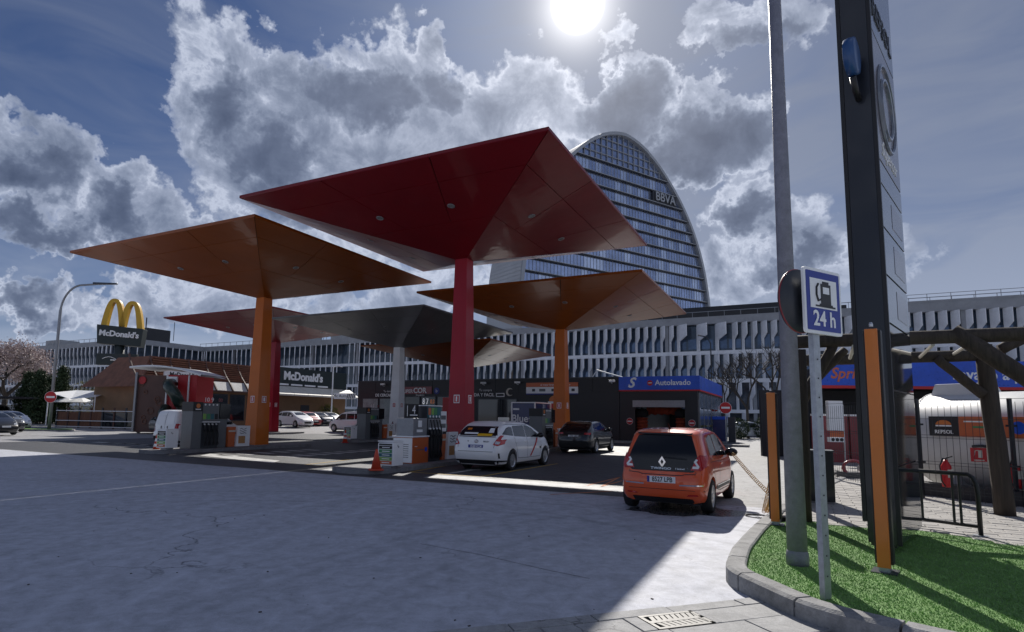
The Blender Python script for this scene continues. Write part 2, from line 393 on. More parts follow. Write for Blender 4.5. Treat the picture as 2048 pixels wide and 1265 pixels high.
def struct(name, mb, m, parent=None, smooth=False):
    o = mb.build(name, m, parent, smooth)
    if parent is None: o['kind'] = 'structure'
    return o
def bx(name, m, parent, x0, x1, y0, y1, z0, z1, bevel=0.0): return MB().box(x0, x1, y0, y1, z0, z1).build(name, m, parent, bevel=bevel)
def text(name, body, size, m, parent, loc, rot=(pi/2, 0, 0), ext=.004, align='CENTER', sx=1.0, shear=0.0, bold=0.0):
    cu = bpy.data.curves.new(name, 'FONT'); cu.body = body; cu.size = size; cu.align_x = align; cu.align_y = 'CENTER'
    cu.extrude = ext; cu.shear = shear; cu.resolution_u = 3; cu.offset = bold
    o = bpy.data.objects.new('tmp', cu); COL.objects.link(o)
    bpy.context.view_layer.update()
    dg = bpy.context.evaluated_depsgraph_get()
    me = bpy.data.meshes.new_from_object(o.evaluated_get(dg)); bpy.data.objects.remove(o); bpy.data.curves.remove(cu)
    me.name = name
    if sx != 1:
        for v_ in me.vertices: v_.co.x *= sx
    t = bpy.data.objects.new(name, me); COL.objects.link(t); me.materials.clear(); me.materials.append(MATS[m])
    t.parent = parent; t.location = loc; t.rotation_euler = rot
    return t
def copy_tree(o, parent=None):
    c = o.copy(); COL.objects.link(c); c.parent = parent
    for ch in list(o.children): copy_tree(ch, c)
    return c
def disc_pts(r, n=20, cx=0, cy=0): return [(cx+r*cos(2*pi*k/n), cy+r*sin(2*pi*k/n)) for k in range(n)]
def interp(tab, x):
    xs = [p[0] for p in tab]; ys = [p[1] for p in tab]; return float(np.interp(x, xs, ys))
def smoothstep(a, b, x): t = min(1, max(0, (x-a)/(b-a))); return t*t*(3-2*t)

TH = radians(27.5); AV = Vector((sin(TH), cos(TH), 0)); BV = Vector((cos(TH), -sin(TH), 0)); RZ = -TH
def AB(a, b, z=0): p = AV*a + BV*b; p.z = z; return p
def toab(p): return p.x*AV.x+p.y*AV.y, p.x*BV.x+p.y*BV.y
def hz(x, y): return .35*smoothstep(50, 60, y)*smoothstep(2, -12, x)   # the back lot lies a little higher

# ------------------------------------------------------------------ ground, roads, markings
xs = sorted(set([-3000, -800, -300, -150] + list(range(-120, 121, 6)) + [150, 300, 800, 3000]))
ys = sorted(set([-3000, -600, -100, -30] + list(range(-10, 161, 4)) + [200, 300, 600, 3000]))
V = [(x, y, -.03+hz(x, y)) for y in ys for x in xs]; nx = len(xs)
F_ = [(j*nx+i, j*nx+i+1, (j+1)*nx+i+1, (j+1)*nx+i) for j in range(len(ys)-1) for i in range(nx-1)]
struct('ground', MB().add(V, F_), 'back_lot')
def sheet(name, pts, z, m, parent=None):
    mb = MB(); n = len(pts); mb.add([(p[0], p[1], z) for p in pts], [tuple(range(n))]); return struct(name, mb, m, parent)
AL = 13.25
def strip(b0, b1, a0, a1): return [AB(a0, b0), AB(a0, b1), AB(a1, b1), AB(a1, b0)]
sheet('concrete_apron', [AB(-12, -45), AB(-12, 12), AB(AL, 12), AB(AL, -45)], 0, 'concrete')
fc = sheet('forecourt_paving', strip(-37, -3.3, AL+.03, 48), .002, 'forecourt')
sheet('joint_strip', strip(-37, -3.3, AL-.05, AL+.03), .003, 'lane_concrete')
sheet('wash_lane', [AB(AL, -3.3), AB(AL, 14), AB(75, 14), AB(75, -3.3)], .001, 'lane_concrete')
# painted markings and white strips
def mark(name, pts, m='paint_white', z=.007): return sheet(name, pts, z, m)
mark('white_strip', strip(-9.4, -3.7, 14.1, 14.85))  # plain white strip along the near edge of the forecourt
mark('white_strip', [G(400, 912), G(545, 927), G(560, 922), G(420, 908)])
mark('white_strip', [G(633, 942), G(738, 949), G(748, 943), G(660, 938)])
p0, p1 = G(577, 914), G(738, 901.5)
a0, b0 = toab(p0); a1, b1 = toab(p1)
for i in range(7):
    t = i/6; a = a0+(a1-a0)*t; b = b0+(b1-b0)*t
    mark('crossing_stripe', strip(b-.55, b+.55, a-.22, a+.22))
for i in range(6):
    t = i/5; a = a0-1.0+(a1-a0)*t*.9; b = b0-2.3+(b1-b0)*t*.9
    mark('crossing_stripe', strip(b-.5, b+.5, a-.2, a+.2))
for i in range(5):
    q = G(210+26*i, 886+1.4*i); a, b = toab(q); mark('crossing_stripe', strip(b-.9, b+.9, a-.25, a+.25))
def line(name, pts, wd, m, z=.006):
    for p, q in zip(pts[:-1], pts[1:]):
        d = (q-p).normalized(); n = Vector((-d.y, d.x, 0))*wd/2
        mark(name, [p-n, q-n, q+n, p+n], m, z)
line('bay_line', [G(905, 930), G(820, 945), G(960, 954), G(1115, 928)], .09, 'paint_yellow')
line('bay_line', [G(700, 920), G(610, 930), G(745, 938)], .08, 'paint_yellow')
line('hatch_line', [G(1150, 978), G(1240, 955), G(1200, 975), G(1245, 962)], .06, 'paint_orange')
line('hatch_line', [G(1100, 990), G(1245, 982)], .07, 'paint_orange')
ar = AB(16.3, -9.4)
mark('arrow_marking', [ar+AV*1.3, ar+AV*.6+BV*.28, ar+AV*.6+BV*.07, ar-AV*.9+BV*.07, ar-AV*.9-BV*.07, ar+AV*.6-BV*.07, ar+AV*.6-BV*.28], 'paint_white', .008)
line('road_line', [G(100, 885), G(395, 897)], .12, 'paint_white')
line('road_line', [G(0, 873), G(190, 866)], .12, 'paint_white')
line('bay_line', [G(540, 880), G(640, 884)], .1, 'paint_white')

line('saw_joint', [G(840, 1088), G(960, 1110), G(1100, 1142), G(1180, 1158)], .009, 'dark_joint', .003)
db = MB()
for k in range(36):
    u_, v_ = random.uniform(0, 1450), random.uniform(1000, 1255); q = G(u_, v_); r_ = random.uniform(.003, .014)
    db.box(-r_, r_, -r_*.6, r_*.6, .002, .004+r_*.35, Matrix.Translation(q) @ Matrix.Rotation(random.uniform(0, 3), 4, 'Z'))
o = db.build('debris', 'bark'); o['kind'] = 'stuff'; o['label'] = 'tiny dark crumbs of leaf and grit on the concrete'; o['category'] = 'debris'
# kerb, turf, pavement on the right ------------------------------------------------
KO = [G(1690, 960), G(1610, 1000), G(1545, 1038), G(1500, 1080), G(1466, 1122), G(1451, 1163), G(1462, 1176), G(1501, 1194), G(1590, 1240), G(1664, 1266), Vector((3.6, 4.35, 0)), Vector((6.5, 2.6, 0))]
for p in KO: p.z = 0
def offset(path, d):
    out = []
    for i, p in enumerate(path):
        a = path[max(0, i-1)]; b = path[min(len(path)-1, i+1)]; t = (b-a).normalized()
        out.append(p + Vector((-t.y, t.x, 0))*d)
    return out
def resample(path, step):
    L = [0]
    for a, b in zip(path[:-1], path[1:]): L.append(L[-1]+(b-a).length)
    n = max(2, int(L[-1]/step)+1); out = []
    for i in range(n):
        s_ = L[-1]*i/(n-1); k = max(j for j in range(len(L)) if L[j] <= s_+1e-9); k = min(k, len(L)-2)
        t = (s_-L[k])/(L[k+1]-L[k]+1e-9); out.append(path[k].lerp(path[k+1], t))
    return out
KR = resample(KO, .12)
for _ in range(3): KR = [KR[0]]+[(KR[i-1]+KR[i]*2+KR[i+1])/4 for i in range(1, len(KR)-1)]+[KR[-1]]
KI = offset(KR, .2)
kerb = thing('kerb', 'pale concrete kerb curving round the artificial turf island', 'kerb'); kerb['kind'] = 'structure'; del kerb['category']
kb = MB()
for i in range(len(KR)-1):
    a, b, c, d = KR[i], KR[i+1], KI[i+1], KI[i]
    zz = .1
    kb.add([(p.x, p.y, z) for z in (-.05, zz) for p in (a, b, c, d)], [(0,1,5,4),(1,2,6,5),(2,3,7,6),(3,0,4,7),(4,5,6,7)])
kb.build('kerb_bed', 'kerb_grey', kerb)
i = 0; step = 7
while i < len(KR)-1:
    j = min(i+step, len(KR)-1); mb = MB(); vs = []
    dz = random.uniform(-.004, .004)
    for k in range(i, j+1):
        sh = .10 if k == i else (-.10 if k == j else 0)
        kk = KR[min(k+1, len(KR)-1)] if sh > 0 else KR[max(k-1, 0)]
        p = KR[k].lerp(kk, abs(sh)) if sh else KR[k]; q = KI[k].lerp(KI[min(k+1, len(KR)-1)] if sh > 0 else KI[max(k-1, 0)], abs(sh)) if sh else KI[k]
        n = (q-p).normalized()
        for pt, z in ((p-n*.012, -.02), (p-n*.008, .155), (p+n*.03, .18), (q-n*.015, .18), (q+n*.003, .165), (q+n*.003, -.02)): vs.append((pt.x, pt.y, z+dz))
    m_ = j-i+1; fs = []
    for k in range(m_-1):
        for e in range(6): fs.append((k*6+e, k*6+(e+1) % 6, (k+1)*6+(e+1) % 6, (k+1)*6+e))
    fs += [tuple(range(5, -1, -1)), tuple((m_-1)*6+e for e in range(6))]
    mb.add(vs, fs).build('kerb_stone', 'kerb', kerb); i = j

# turf
tb = [G(1545, 1046, .15), G(1600, 1040, .15), G(1690, 1050, .15), G(1840, 1060, .15), G(2048, 1090, .15), Vector((9.5, 7.2, .15)), Vector((10.5, 4.5, .15)), Vector((6.6, 2.75, .15))]
inner = [p for p in KI if 2.3 < p.y < tb[0].y+.1]
TP = [Vector((p.x, p.y, 0)) for p in tb] + [p for p in reversed(inner)]
sheet('turf_island', TP, .14, 'turf_base')
def inpoly(x, y, P):
    c = False; n = len(P)
    for i in range(n):
        a, b = P[i], P[i-1]
        if (a.y > y) != (b.y > y) and x < (b.x-a.x)*(y-a.y)/(b.y-a.y)+a.x: c = not c
    return c
N = 330000
px = np.random.uniform(2.4, 10.5, N); py = np.random.uniform(2.6, 10.5, N)
keep = np.array([inpoly(x, y, TP) for x, y in zip(px, py)]) if False else None
ins = np.zeros(N, bool)
for i in range(len(TP)):
    a, b = TP[i], TP[i-1]
    cond = ((a.y > py) != (b.y > py)); 
    if abs(b.y-a.y) > 1e-9: ins ^= cond & (px < (b.x-a.x)*(py-a.y)/(b.y-a.y)+a.x)
# fewer far from the kerb
dist = np.hypot(px, py); ins &= np.random.rand(N) < np.clip(1.35-dist/14, .35, 1)
px, py = px[ins], py[ins]; n = len(px)
ang_ = np.random.uniform(0, 2*pi, n); hgt = np.random.uniform(.008, .02, n); wd = np.random.uniform(.003, .006, n)
lean = np.random.normal(0, .008, (n, 2))
v0 = np.stack([px-np.cos(ang_)*wd, py-np.sin(ang_)*wd, np.full(n, .139)], 1); v1 = np.stack([px+np.cos(ang_)*wd, py+np.sin(ang_)*wd, np.full(n, .139)], 1)
v2 = np.stack([px+lean[:, 0], py+lean[:, 1], .14+hgt], 1)
VV = np.stack([v0, v1, v2], 1).reshape(-1, 3)
me = bpy.data.meshes.new('turf_blades'); me.from_pydata(VV.tolist(), [], np.arange(3*n).reshape(-1, 3).tolist()); me.update()
tf = mkobj('turf_blades', me, 'grass_turf'); tf['kind'] = 'stuff'; tf['label'] = 'bright green artificial grass blades on the kerbed island'; tf['category'] = 'turf'

# pavement of concrete blocks behind the turf
PV = [G(1548, 1040), G(1690, 1052, .15), G(1840, 1061, .15), G(2048, 1091, .15), Vector((9.6, 7.1, 0)), Vector((18, 5, 0)), Vector((20, 16, 0)), Vector((12, 22, 0)), G(1690, 958), G(1612, 998)]
PV = [Vector((p.x, p.y, 0)) for p in PV]
pav = sheet('pavement', PV, .11, 'paver_bed')
pm = MB().box(-.195, .195, -.095, .095, 0, .035).mesh('paver'); bm = bmesh.new(); bm.from_mesh(pm); bmesh.ops.bevel(bm, geom=[e for e in bm.edges if all(v.co.z > .03 for v in e.verts)], offset=.008, segments=1, affect='EDGES'); bm.to_mesh(pm); bm.free()
pm.materials.append(MATS['paver'])
cells = []
for i in range(-40, 60):
    for j in range(-20, 140):
        p = Vector((5, 9, 0)) + BV*(i*.4+(.2 if j % 2 else 0)) + AV*(j*.2)
        if inpoly(p.x, p.y, PV) and p.y > 0:
            s_ = CX+FPX*p.x/p.y
            if s_ < 2120: cells.append(p)
cells.sort(key=lambda p: p.length)
rest = MB()
for k, p in enumerate(cells):
    r_ = RZ+random.uniform(-.012, .012); z_ = .112+random.uniform(-.004, .004)
    if k < 300:
        o = mkobj('paver', pm, None, pav); o.location = (p.x, p.y, z_); o.rotation_euler = (random.uniform(-.01, .01), random.uniform(-.01, .01), r_)
    else: rest.box(-.195, .195, -.095, .095, 0, .035, Matrix.Translation((p.x, p.y, z_)) @ Matrix.Rotation(r_, 4, 'Z'))
o = rest.build('far_pavers', 'paver', pav); o['kind'] = 'stuff'

# gutter slabs and drain grate in the foreground
GA, GB = G(560, 1300), G(1560, 1192)
gd = (GB-GA).normalized(); gn = Vector((gd.y, -gd.x, 0)); gang = atan2(gd.y, gd.x)
gut = MB().add([GA-gd*6+gn*.0+Vector((0,0,.002)), GB+gn*.0+Vector((0,0,.002)), GB+gn*.95+Vector((0,0,.002)), GA-gd*6+gn*.95+Vector((0,0,.002))], [(0, 1, 2, 3)])
gut = struct('gutter', gut, 'void')
L = (GB-GA).length+6
gp = G(1352, 1244)                                   # grate centre
gs = (gp-(GA-gd*6)).dot(gd); gt = (gp-(GA-gd*6)).dot(gn)
def slab(s0, s1, t0, t1, h=.03, nm='gutter_slab', m='lane_concrete'):
    P = [(GA-gd*6)+gd*s_+gn*t_ for s_, t_ in ((s0, t0), (s1, t0), (s1, t1), (s0, t1))]
    dz = random.uniform(-.003, .004)
    o = MB().add([(p.x, p.y, z) for z in (-.03, h-.012+dz) for p in P]+[], [(0,1,5,4),(1,2,6,5),(2,3,7,6),(3,0,4,7),(4,5,6,7)]).build(nm, m, gut, bevel=.006)
gw, gh = .28, .165
s_ = L-.05
rows = ((.012, gt-gh-.0), (gt-gh+.012, gt+gh), (gt+gh+.012, gt+gh+.42))
for ri, (t0, t1) in enumerate(rows):
    x = .0+ri*.23
    while x < L-.1:
        x1 = min(x+.78, L-.03)
        if ri == 1 and x1 > gs-gw-.02 and x < gs+gw+.02:
            if x < gs-gw-.05: slab(x, gs-gw-.012, t0, t1)
            if x1 > gs+gw+.05: slab(gs+gw+.012, x1, t0, t1)
        else: slab(x, x1-.012, t0, t1)
        x = x1
gr = thing('drain_grate', 'cast iron drain grate with slanted slots set into the gutter', 'drain', (gp.x, gp.y, 0), gang)
bx('pit', 'void', gr, -gw, gw, -gh, gh, -.06, -.02)
fr = MB()
for a in ((-gw, gw, -gh, -gh+.035), (-gw, gw, gh-.035, gh), (-gw, -gw+.035, -gh, gh), (gw-.035, gw, -gh, gh), (-gw, gw, -.025, .025)): fr.box(*a, -.03, .021 if a[0] != -gw or a[1] != -gw+.035 else .02)
fr.build('frame', 'grate_iron', gr)
for k in range(9):
    for sgn in (-1, 1):
        x = -gw+.06+k*(2*gw-.1)/8.4
        MB().prism([(x, sgn*.024), (x+.042, sgn*.024), (x+.042+.03, sgn*(gh-.03)), (x+.03, sgn*(gh-.03))], -.02, .019, 'z').build('bar', 'grate_iron', gr)

# pump islands -------------------------------------------------------------------
K = .94
CAN = [('red', -1.19*K, 24.97*K, 1.75+8.24*K), ('orange', -12.18*K, 31.29*K, 1.75+7.67*K), ('orange', 4.36*K, 36.13*K, 1.75+6.91*K),
       ('grey', -6.86*K, 44.12*K, 1.75+6.56*K), ('red', -19.15*K, 52.43*K, 1.75+7.8*K), ('orange', -2.74*K, 54.32*K, 1.75+5.87*K)]
CLAB = ['large red inverted pyramid fuel canopy, tallest and nearest of all', 'orange inverted pyramid canopy at the left on a thick orange column',
        'orange canopy in front of the glass tower, column behind the black car', 'grey inverted pyramid canopy on a white grey column',
        'dark red canopy behind the left orange column', 'low brown orange canopy at the back in front of the shop']
CSIDE = 12.805*K; CROT = radians(17.82-45)
for i, (c, x, y, z) in enumerate(CAN):
    lo, hi = (-6.6, 3.2) if i == 0 else (-5.6, 3.2)
    mb = MB(); P = []
    for t in range(13): P.append((.95*cos(pi+pi*t/12), lo+.6+.6*sin(pi+pi*t/12)))
    for t in range(13): P.append((.95*cos(pi*t/12), hi-.6+.6*sin(pi*t/12)))
    M = Matrix.Translation((x, y, 0)) @ Matrix.Rotation(RZ, 4, 'Z')
    mb.prism(P, -.05, .13, 'z', M)
    o = struct('pump_island', mb, 'kerb_grey'); o['label'] = 'grey kerbed pump island'

# ------------------------------------------------------------------ canopies
def sign_plate(parent, loc, rot, w_=.3, sym=0):
    M = Matrix.Translation(loc) @ rot
    p = MB().box(-w_/2, w_/2, -.012, 0, -w_*.62, w_*.62, M).build('pictogram_plate', 'white', parent)
    MB().box(-w_*.4, w_*.4, -.016, -.0125, -w_*.5, w_*.5, M).build('field', 'red_sign', p)
    MB().box(-w_*(.12 if sym else .2), w_*(.12 if sym else .2), -.02, -.0165, -w_*.38, w_*.38, M).build('figure', 'white', p)
def canopy(i, colr, x, y, z):
    t = thing('fuel_canopy', CLAB[i], 'canopy', (x, y, .13), CROT+pi/4*0, 'inverted pyramid canopies over the pumps')
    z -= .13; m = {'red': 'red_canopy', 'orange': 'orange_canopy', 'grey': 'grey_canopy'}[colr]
    h = CSIDE/2; zj = z-1.593*K; w0, w1 = .41, .27                    # half widths of the column
    # column aligned with the canopy sides
    sh = MB().add([(-w0,-w0,0),(w0,-w0,0),(w0,w0,0),(-w0,w0,0),(-w1,-w1,zj+.08),(w1,-w1,zj+.08),(w1,w1,zj+.08),(-w1,w1,zj+.08)], [(0,1,5,4),(1,2,6,5),(2,3,7,6),(3,0,4,7),(4,5,6,7)])
    col_ = sh.build('column', colr+'_column', t, bevel=.012)
    bx('plinth', 'kerb_grey', t, -w0-.08, w0+.08, -w0-.08, w0+.08, -.02, .05)
    # soffit: four triangular faces of separate panels over a dark backing
    def pt(face, s_, r_, lift=0.0):          # s_ along the side (-1..1), r_ from the centre (0..1)
        r = w1 + (h-w1)*r_; a = s_*r; zz = zj + (z-zj)*r_ + lift
        q = (a, -r); c, s2 = cos(face*pi/2), sin(face*pi/2)
        return Vector((q[0]*c-q[1]*s2, q[0]*s2+q[1]*c, zz))
    bk = MB()
    for f in range(4):
        bk.add([pt(f, -1, 0, .05), pt(f, 1, 0, .05), pt(f, 1, .985, .05), pt(f, -1, .985, .05)], [(0, 1, 2, 3)])
    bk.build('soffit_backing', 'dark_joint', t)
    rb = .80
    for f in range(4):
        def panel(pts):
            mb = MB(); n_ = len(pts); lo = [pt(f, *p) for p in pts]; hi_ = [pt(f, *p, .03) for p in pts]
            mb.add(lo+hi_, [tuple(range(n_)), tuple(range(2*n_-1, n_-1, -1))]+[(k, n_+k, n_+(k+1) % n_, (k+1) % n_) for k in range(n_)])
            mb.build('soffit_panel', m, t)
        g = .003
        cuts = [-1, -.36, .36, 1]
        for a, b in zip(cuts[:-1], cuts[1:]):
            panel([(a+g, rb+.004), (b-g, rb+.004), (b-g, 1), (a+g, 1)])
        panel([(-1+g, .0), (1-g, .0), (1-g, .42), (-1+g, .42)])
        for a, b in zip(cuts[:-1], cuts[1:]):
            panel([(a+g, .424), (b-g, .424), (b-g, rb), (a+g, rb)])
        nrm = (pt(f, 1, .5)-pt(f, -1, .5)).cross(pt(f, 0, 1)-pt(f, 0, .5)).normalized()
        if nrm.z > 0: nrm = -nrm
        for sgn in (-1, 1):
            p = pt(f, sgn*.42, .58); Q = nrm.to_track_quat('Z', 'Y').to_matrix().to_4x4(); Mx = Matrix.Translation(p) @ Q
            dl = MB().lathe([(.085, -.01), (.135, .0), (.135, .015), (.1, .02), (.09, .01)], 18, Mx, False).build('downlight', 'grey_metal', t, True)
            MB().lathe([(.001, .004), (.088, .006)], 18, Mx, False).build('lens', 'light_lens', dl)
    # thin fascia edge and top
    top = MB(); e = .11
    V_ = []
    for rr, zz in ((h, z), (h+.02, z+.02), (h+.02, z+e), (h-.05, z+e+.01)):
        V_ += [(-rr, -rr, zz), (rr, -rr, zz), (rr, rr, zz), (-rr, rr, zz)]
    top.add(V_, [(k*4+j, k*4+(j+1) % 4, (k+1)*4+(j+1) % 4, (k+1)*4+j) for k in range(3) for j in range(4)])
    top.build('fascia', m, t)
    MB().add([(-h+.05, -h+.05, z+e-.02), (h-.05, -h+.05, z+e-.02), (h-.05, h-.05, z+e-.02), (-h+.05, h-.05, z+e-.02)], [(0, 1, 2, 3)]).build('top_sheet', 'roof_sheet', t)
    # pictograms on the two sides that show
    zz = 2.25; wz = w0+(w1-w0)*zz/zj
    tilt = math.atan((w0-w1)/zj)
    sign_plate(t, (0, -wz-.004, zz), Matrix.Rotation(-tilt, 4, 'X'), .26, 1)
    sign_plate(t, (wz+.004, 0, zz), Matrix.Rotation(pi/2, 4, 'Z') @ Matrix.Rotation(-tilt, 4, 'X'), .26, 0)
    return t
for i, c in enumerate(CAN): canopy(i, *c)

# ------------------------------------------------------------------ pumps, bins, cones
def islandM(i): return CAN[i][1], CAN[i][2]
def at_island(i, a, b, z=.13):
    p = Vector((CAN[i][1], CAN[i][2], 0))+AV*a+BV*b; return (p.x, p.y, z)
def hoses(t, y0, n, sp, xf, ztop, zlow, zn):
    for k in range(n):
        y = y0+k*sp
        nz = MB().tube([(xf+.02, y, zn+.12), (xf+.09, y-.01, zn+.06), (xf+.13, y-.02, zn-.08), (xf+.06, y-.03, zn-.2)], [.025, .04, .03, .016], 7).build('nozzle', 'black', t, True)
        MB().tube([(xf+.03, y-.02, zn+.15), (xf+.1, y-.025, zn+.13)], .034, 7).build('nozzle_grip', 'white', nz, True)
        pts = [(xf+.05, y+.02, ztop)] + [(xf+.05+.07*sin(pi*q/8), y+.02+.05*sin(pi*q/8), ztop+(zlow-ztop)*q/8) for q in range(1, 8)] + [(xf+.08, y+.05, zlow), (xf+.13, y+.08, zlow+.06), (xf+.11, y+.02, zlow+.3), (xf+.1, y, zn-.1)]
        MB().tube(pts, .021, 7).build('hose', 'rubber', t, True)
def food_panel(t, y0, y1, x, h0, h1):
    p = MB().prism([(y0+.12, h0), (y1, h0), (y1, h1), (y0+.2, h1)], x-.06, x+.06, 'x').build('advert_panel', 'white', t, bevel=.01)
    MB().box(x+.062, x+.066, y0+.24, y0+.24+.42*(y1-y0), h0+.14, h0+.48).build('food_picture', 'tan_food', p)
    for q in range(3):
        MB().tube([(x+.066, y0+.3+.09*k, h1-.15-.1*q+.03*sin(k*2+q)) for k in range(5)], .012, 5).build('scribble', 'black', p)
def waste_bin(t, y0, y1, x0, x1):
    b = MB().prism([(y0+.03, .02), (y1-.05, .02), (y1, .93), (y0, .93)], x0, x1, 'x').build('waste_bin', 'orange_red', t, bevel=.015)
    bx('bin_slot', 'cream', b, x1+.002, x1+.02, y0+.03, y1-.04, .7, .77)
def pump_main():
    t = thing('fuel_pump', 'fuel pump with orange cabinet, four hoses and a black numbered panel beside the red column', 'fuel pump', at_island(0, -2.35, .05), RZ)
    bx('cabinet', 'orange_red', t, -.4, .4, -1.55, -.62, .0, .86, .012)
    d = bx('cabinet_door', 'white', t, -.38, .38, -1.585, -1.555, .03, .84, .006)
    for k in range(7): bx('label_line', 'black', d, -.2, .25, -1.592, -1.586, .2+.07*k, .215+.07*k)
    bx('cabinet_lid', 'white_gloss', t, -.43, .43, -1.6, -.6, .86, .91, .01)
    MB().lathe([(.08, 0), (.08, .008)], 16, Matrix.Translation((.401, -.78, .45)) @ Matrix.Rotation(pi/2, 4, 'Y')).build('globe_logo', 'blue_band', t)
    bx('logo_stripe', 'pump_grey', t, .401, .405, -1.35, -.9, .43, .46); bx('logo_mark', 'white', t, .401, .405, -1.45, -1.3, .55, .57)
    bx('pay_terminal', 'grey_metal', t, -.33, .36, -1.5, -.68, .91, 1.5, .012)
    bx('notice', 'white', t, .361, .366, -1.22, -1.0, 1.2, 1.42); bx('notice', 'white', t, .361, .366, -1.3, -.95, 1.03, 1.12)
    n = bx('number_panel', 'black', t, -.03, .03, -1.5, -.74, 1.5, 1.98)
    MB().box(.031, .036, -1.42, -1.39, 1.56, 1.92).build('stroke', 'white', n)
    text('number', '4', .42, 'white', n, (.033, -1.02, 1.77), (pi/2, 0, pi/2))
    MB().box(.031, .036, -1.25, -.8, 1.58, 1.62).build('stroke', 'white', n)
    bx('hose_tower', 'anthracite', t, -.3, .3, -.6, .28, .0, 1.92, .012)
    bx('hose_panel', 'grey_metal', t, .301, .33, -.56, .24, 1.1, 1.48)
    s_ = bx('display', 'teal_label', t, .301, .325, -.58, .26, 1.52, 1.9)
    for k, c in enumerate(('orange_red', 'lime_label', 'green_label', 'teal_label')): bx('grade_label', c, s_, .326, .332, -.56+.2*k, -.4+.2*k, 1.62, 1.86)
    for k in range(4):
        MB().lathe([(.04, 0), (.04, .02)], 12, Matrix.Translation((.333, -.47+.2*k, 1.56)) @ Matrix.Rotation(pi/2, 4, 'Y')).build('button', 'white', s_)
    bx('cap', 'white_gloss', t, -.33, .36, -.62, .3, 1.92, 1.95)
    hoses(t, -.46, 4, .2, .3, 1.45, .12, 1.0)
    text('number', '8 7', .3, 'white', t, (.05, -.35, 2.08), (pi/2, 0, pi/2)); text('price_display', '8.8', .22, 'orange', t, (.05, .1, 2.09), (pi/2, 0, pi/2))
    waste_bin(t, .32, .62, -.2, .34)
    food_panel(t, .58, 1.45, .3, .02, 1.0)
    b = bx('notice_board', 'white', t, .1, .14, .5, .95, 1.02, 1.75, .008)
    bx('notice_text', 'pump_grey', b, .141, .144, .56, .9, 1.45, 1.6); bx('notice_text', 'pump_grey', b, .141, .144, .56, .9, 1.15, 1.3)
    bx('board_leg', 'grey_metal', t, .1, .13, .7, .74, .0, 1.02)
    return t
def pump_tower(i, label, nums):
    t = thing('fuel_pump', label, 'fuel pump', at_island(i, -2.5, .05), RZ)
    tw = bx('side_tower', 'pump_grey', t, -.36, .36, -1.35, -.88, .0, 2.02, .012)
    lg = bx('logo_panel', 'black', t, -.37, .375, -1.36, -.87, 1.62, 2.03)
    MB().prism(disc_pts(.1, 14, -1.11, 1.86), .376, .382, 'x').build('logo', 'orange', lg); bx('logo_text', 'white', lg, .376, .382, -1.24, -.98, 1.69, 1.73)
    bx('hose_tower', 'anthracite', t, -.3, .3, -.86, .02, .0, 2.0, .01)
    s_ = bx('display', 'pump_grey', t, .301, .325, -.84, .0, 1.2, 1.98)
    for k, c in enumerate(('lime_label', 'green_label', 'teal_label', 'black')):
        bx('grade_label', c, s_, .326, .332, -.82+.2*k, -.66+.2*k, 1.28, 1.52)
        MB().lathe([(.04, 0), (.04, .02)], 12, Matrix.Translation((.333, -.74+.2*k, 1.92)) @ Matrix.Rotation(pi/2, 4, 'Y')).build('lamp', 'white', s_)
    bx('shelf', 'white', t, .3, .4, -.86, .02, 1.14, 1.18)
    hoses(t, -.72, 4, .2, .3, .95, .12, .92)
    bx('screen', 'black_gloss', t, -.25, .3, .06, .62, 1.3, 1.98); bx('screen_post', 'pump_grey', t, -.2, .25, .06, .5, .0, 1.3)
    waste_bin(t, .52, .95, -.2, .34)
    food_panel(t, .86, 1.75, .3, .02, .98)
    text('number', nums, .28, 'white', t, (.05, -.35, 2.14), (pi/2, 0, pi/2)); text('price_display', '00', .22, 'maroon', t, (.05, .25, 2.14), (pi/2, 0, pi/2))
    return t
pump_main()
pump_tower(1, 'grey fuel pump numbered 10 9 beside the left orange column', '10 9')
pump_tower(3, 'grey fuel pump in front of the grey white column', '6 5')
pump_tower(2, 'dark fuel pump beside the right orange column, behind the white taxi', '2 1')
def service_bin(i, a, b, label, hgt=.98, sc=.85):
    t = thing('service_bin', label, 'bin', at_island(i, a, b), RZ, 'white windscreen service bins'); t.scale = (sc, sc, sc)
    MB().prism([(-.36, .1), (.36, .1), (.36, hgt), (-.36, hgt-.03)], -.32, .32, 'y').build('body', 'white_gloss', t, bevel=.025)
    bx('plinth', 'grey_metal', t, -.2, .2, -.2, .2, .0, .1)
    bx('lid', 'white_gloss', t, -.37, .37, -.33, .33, hgt+.002, hgt+.05, .015)
    MB().box(-.3, .3, -.335, -.3205, hgt-.12, hgt-.06).build('slot', 'black', t)
    for k, c in enumerate(('black', 'green_label', 'teal_label', 'lime_label', 'orange_red')):
        b_ = MB().box(-.3, .3, -.336, -.3205, hgt-.26-.14*k, hgt-.14-.14*k).build('label_band', c, t)
        MB().box(-.15, .2, -.34, -.3365, hgt-.215-.14*k, hgt-.185-.14*k).build('label_text', 'white', b_)
    MB().tube([(.362, -.05, hgt-.1), (.37, -.05, hgt-.16), (.37, 0, hgt-.2), (.362, .02, hgt-.16)], .012, 6).build('hook', 'dark_metal', t)
    return t
service_bin(0, -5.5, .75, 'white service bin with coloured label bands at the nearest pump island end', .98, .8)
service_bin(1, -4.75, .15, 'white service bin at the end of the left pump island')
service_bin(3, -4.9, .1, 'small white service bin beside the far traffic cone near the white car')
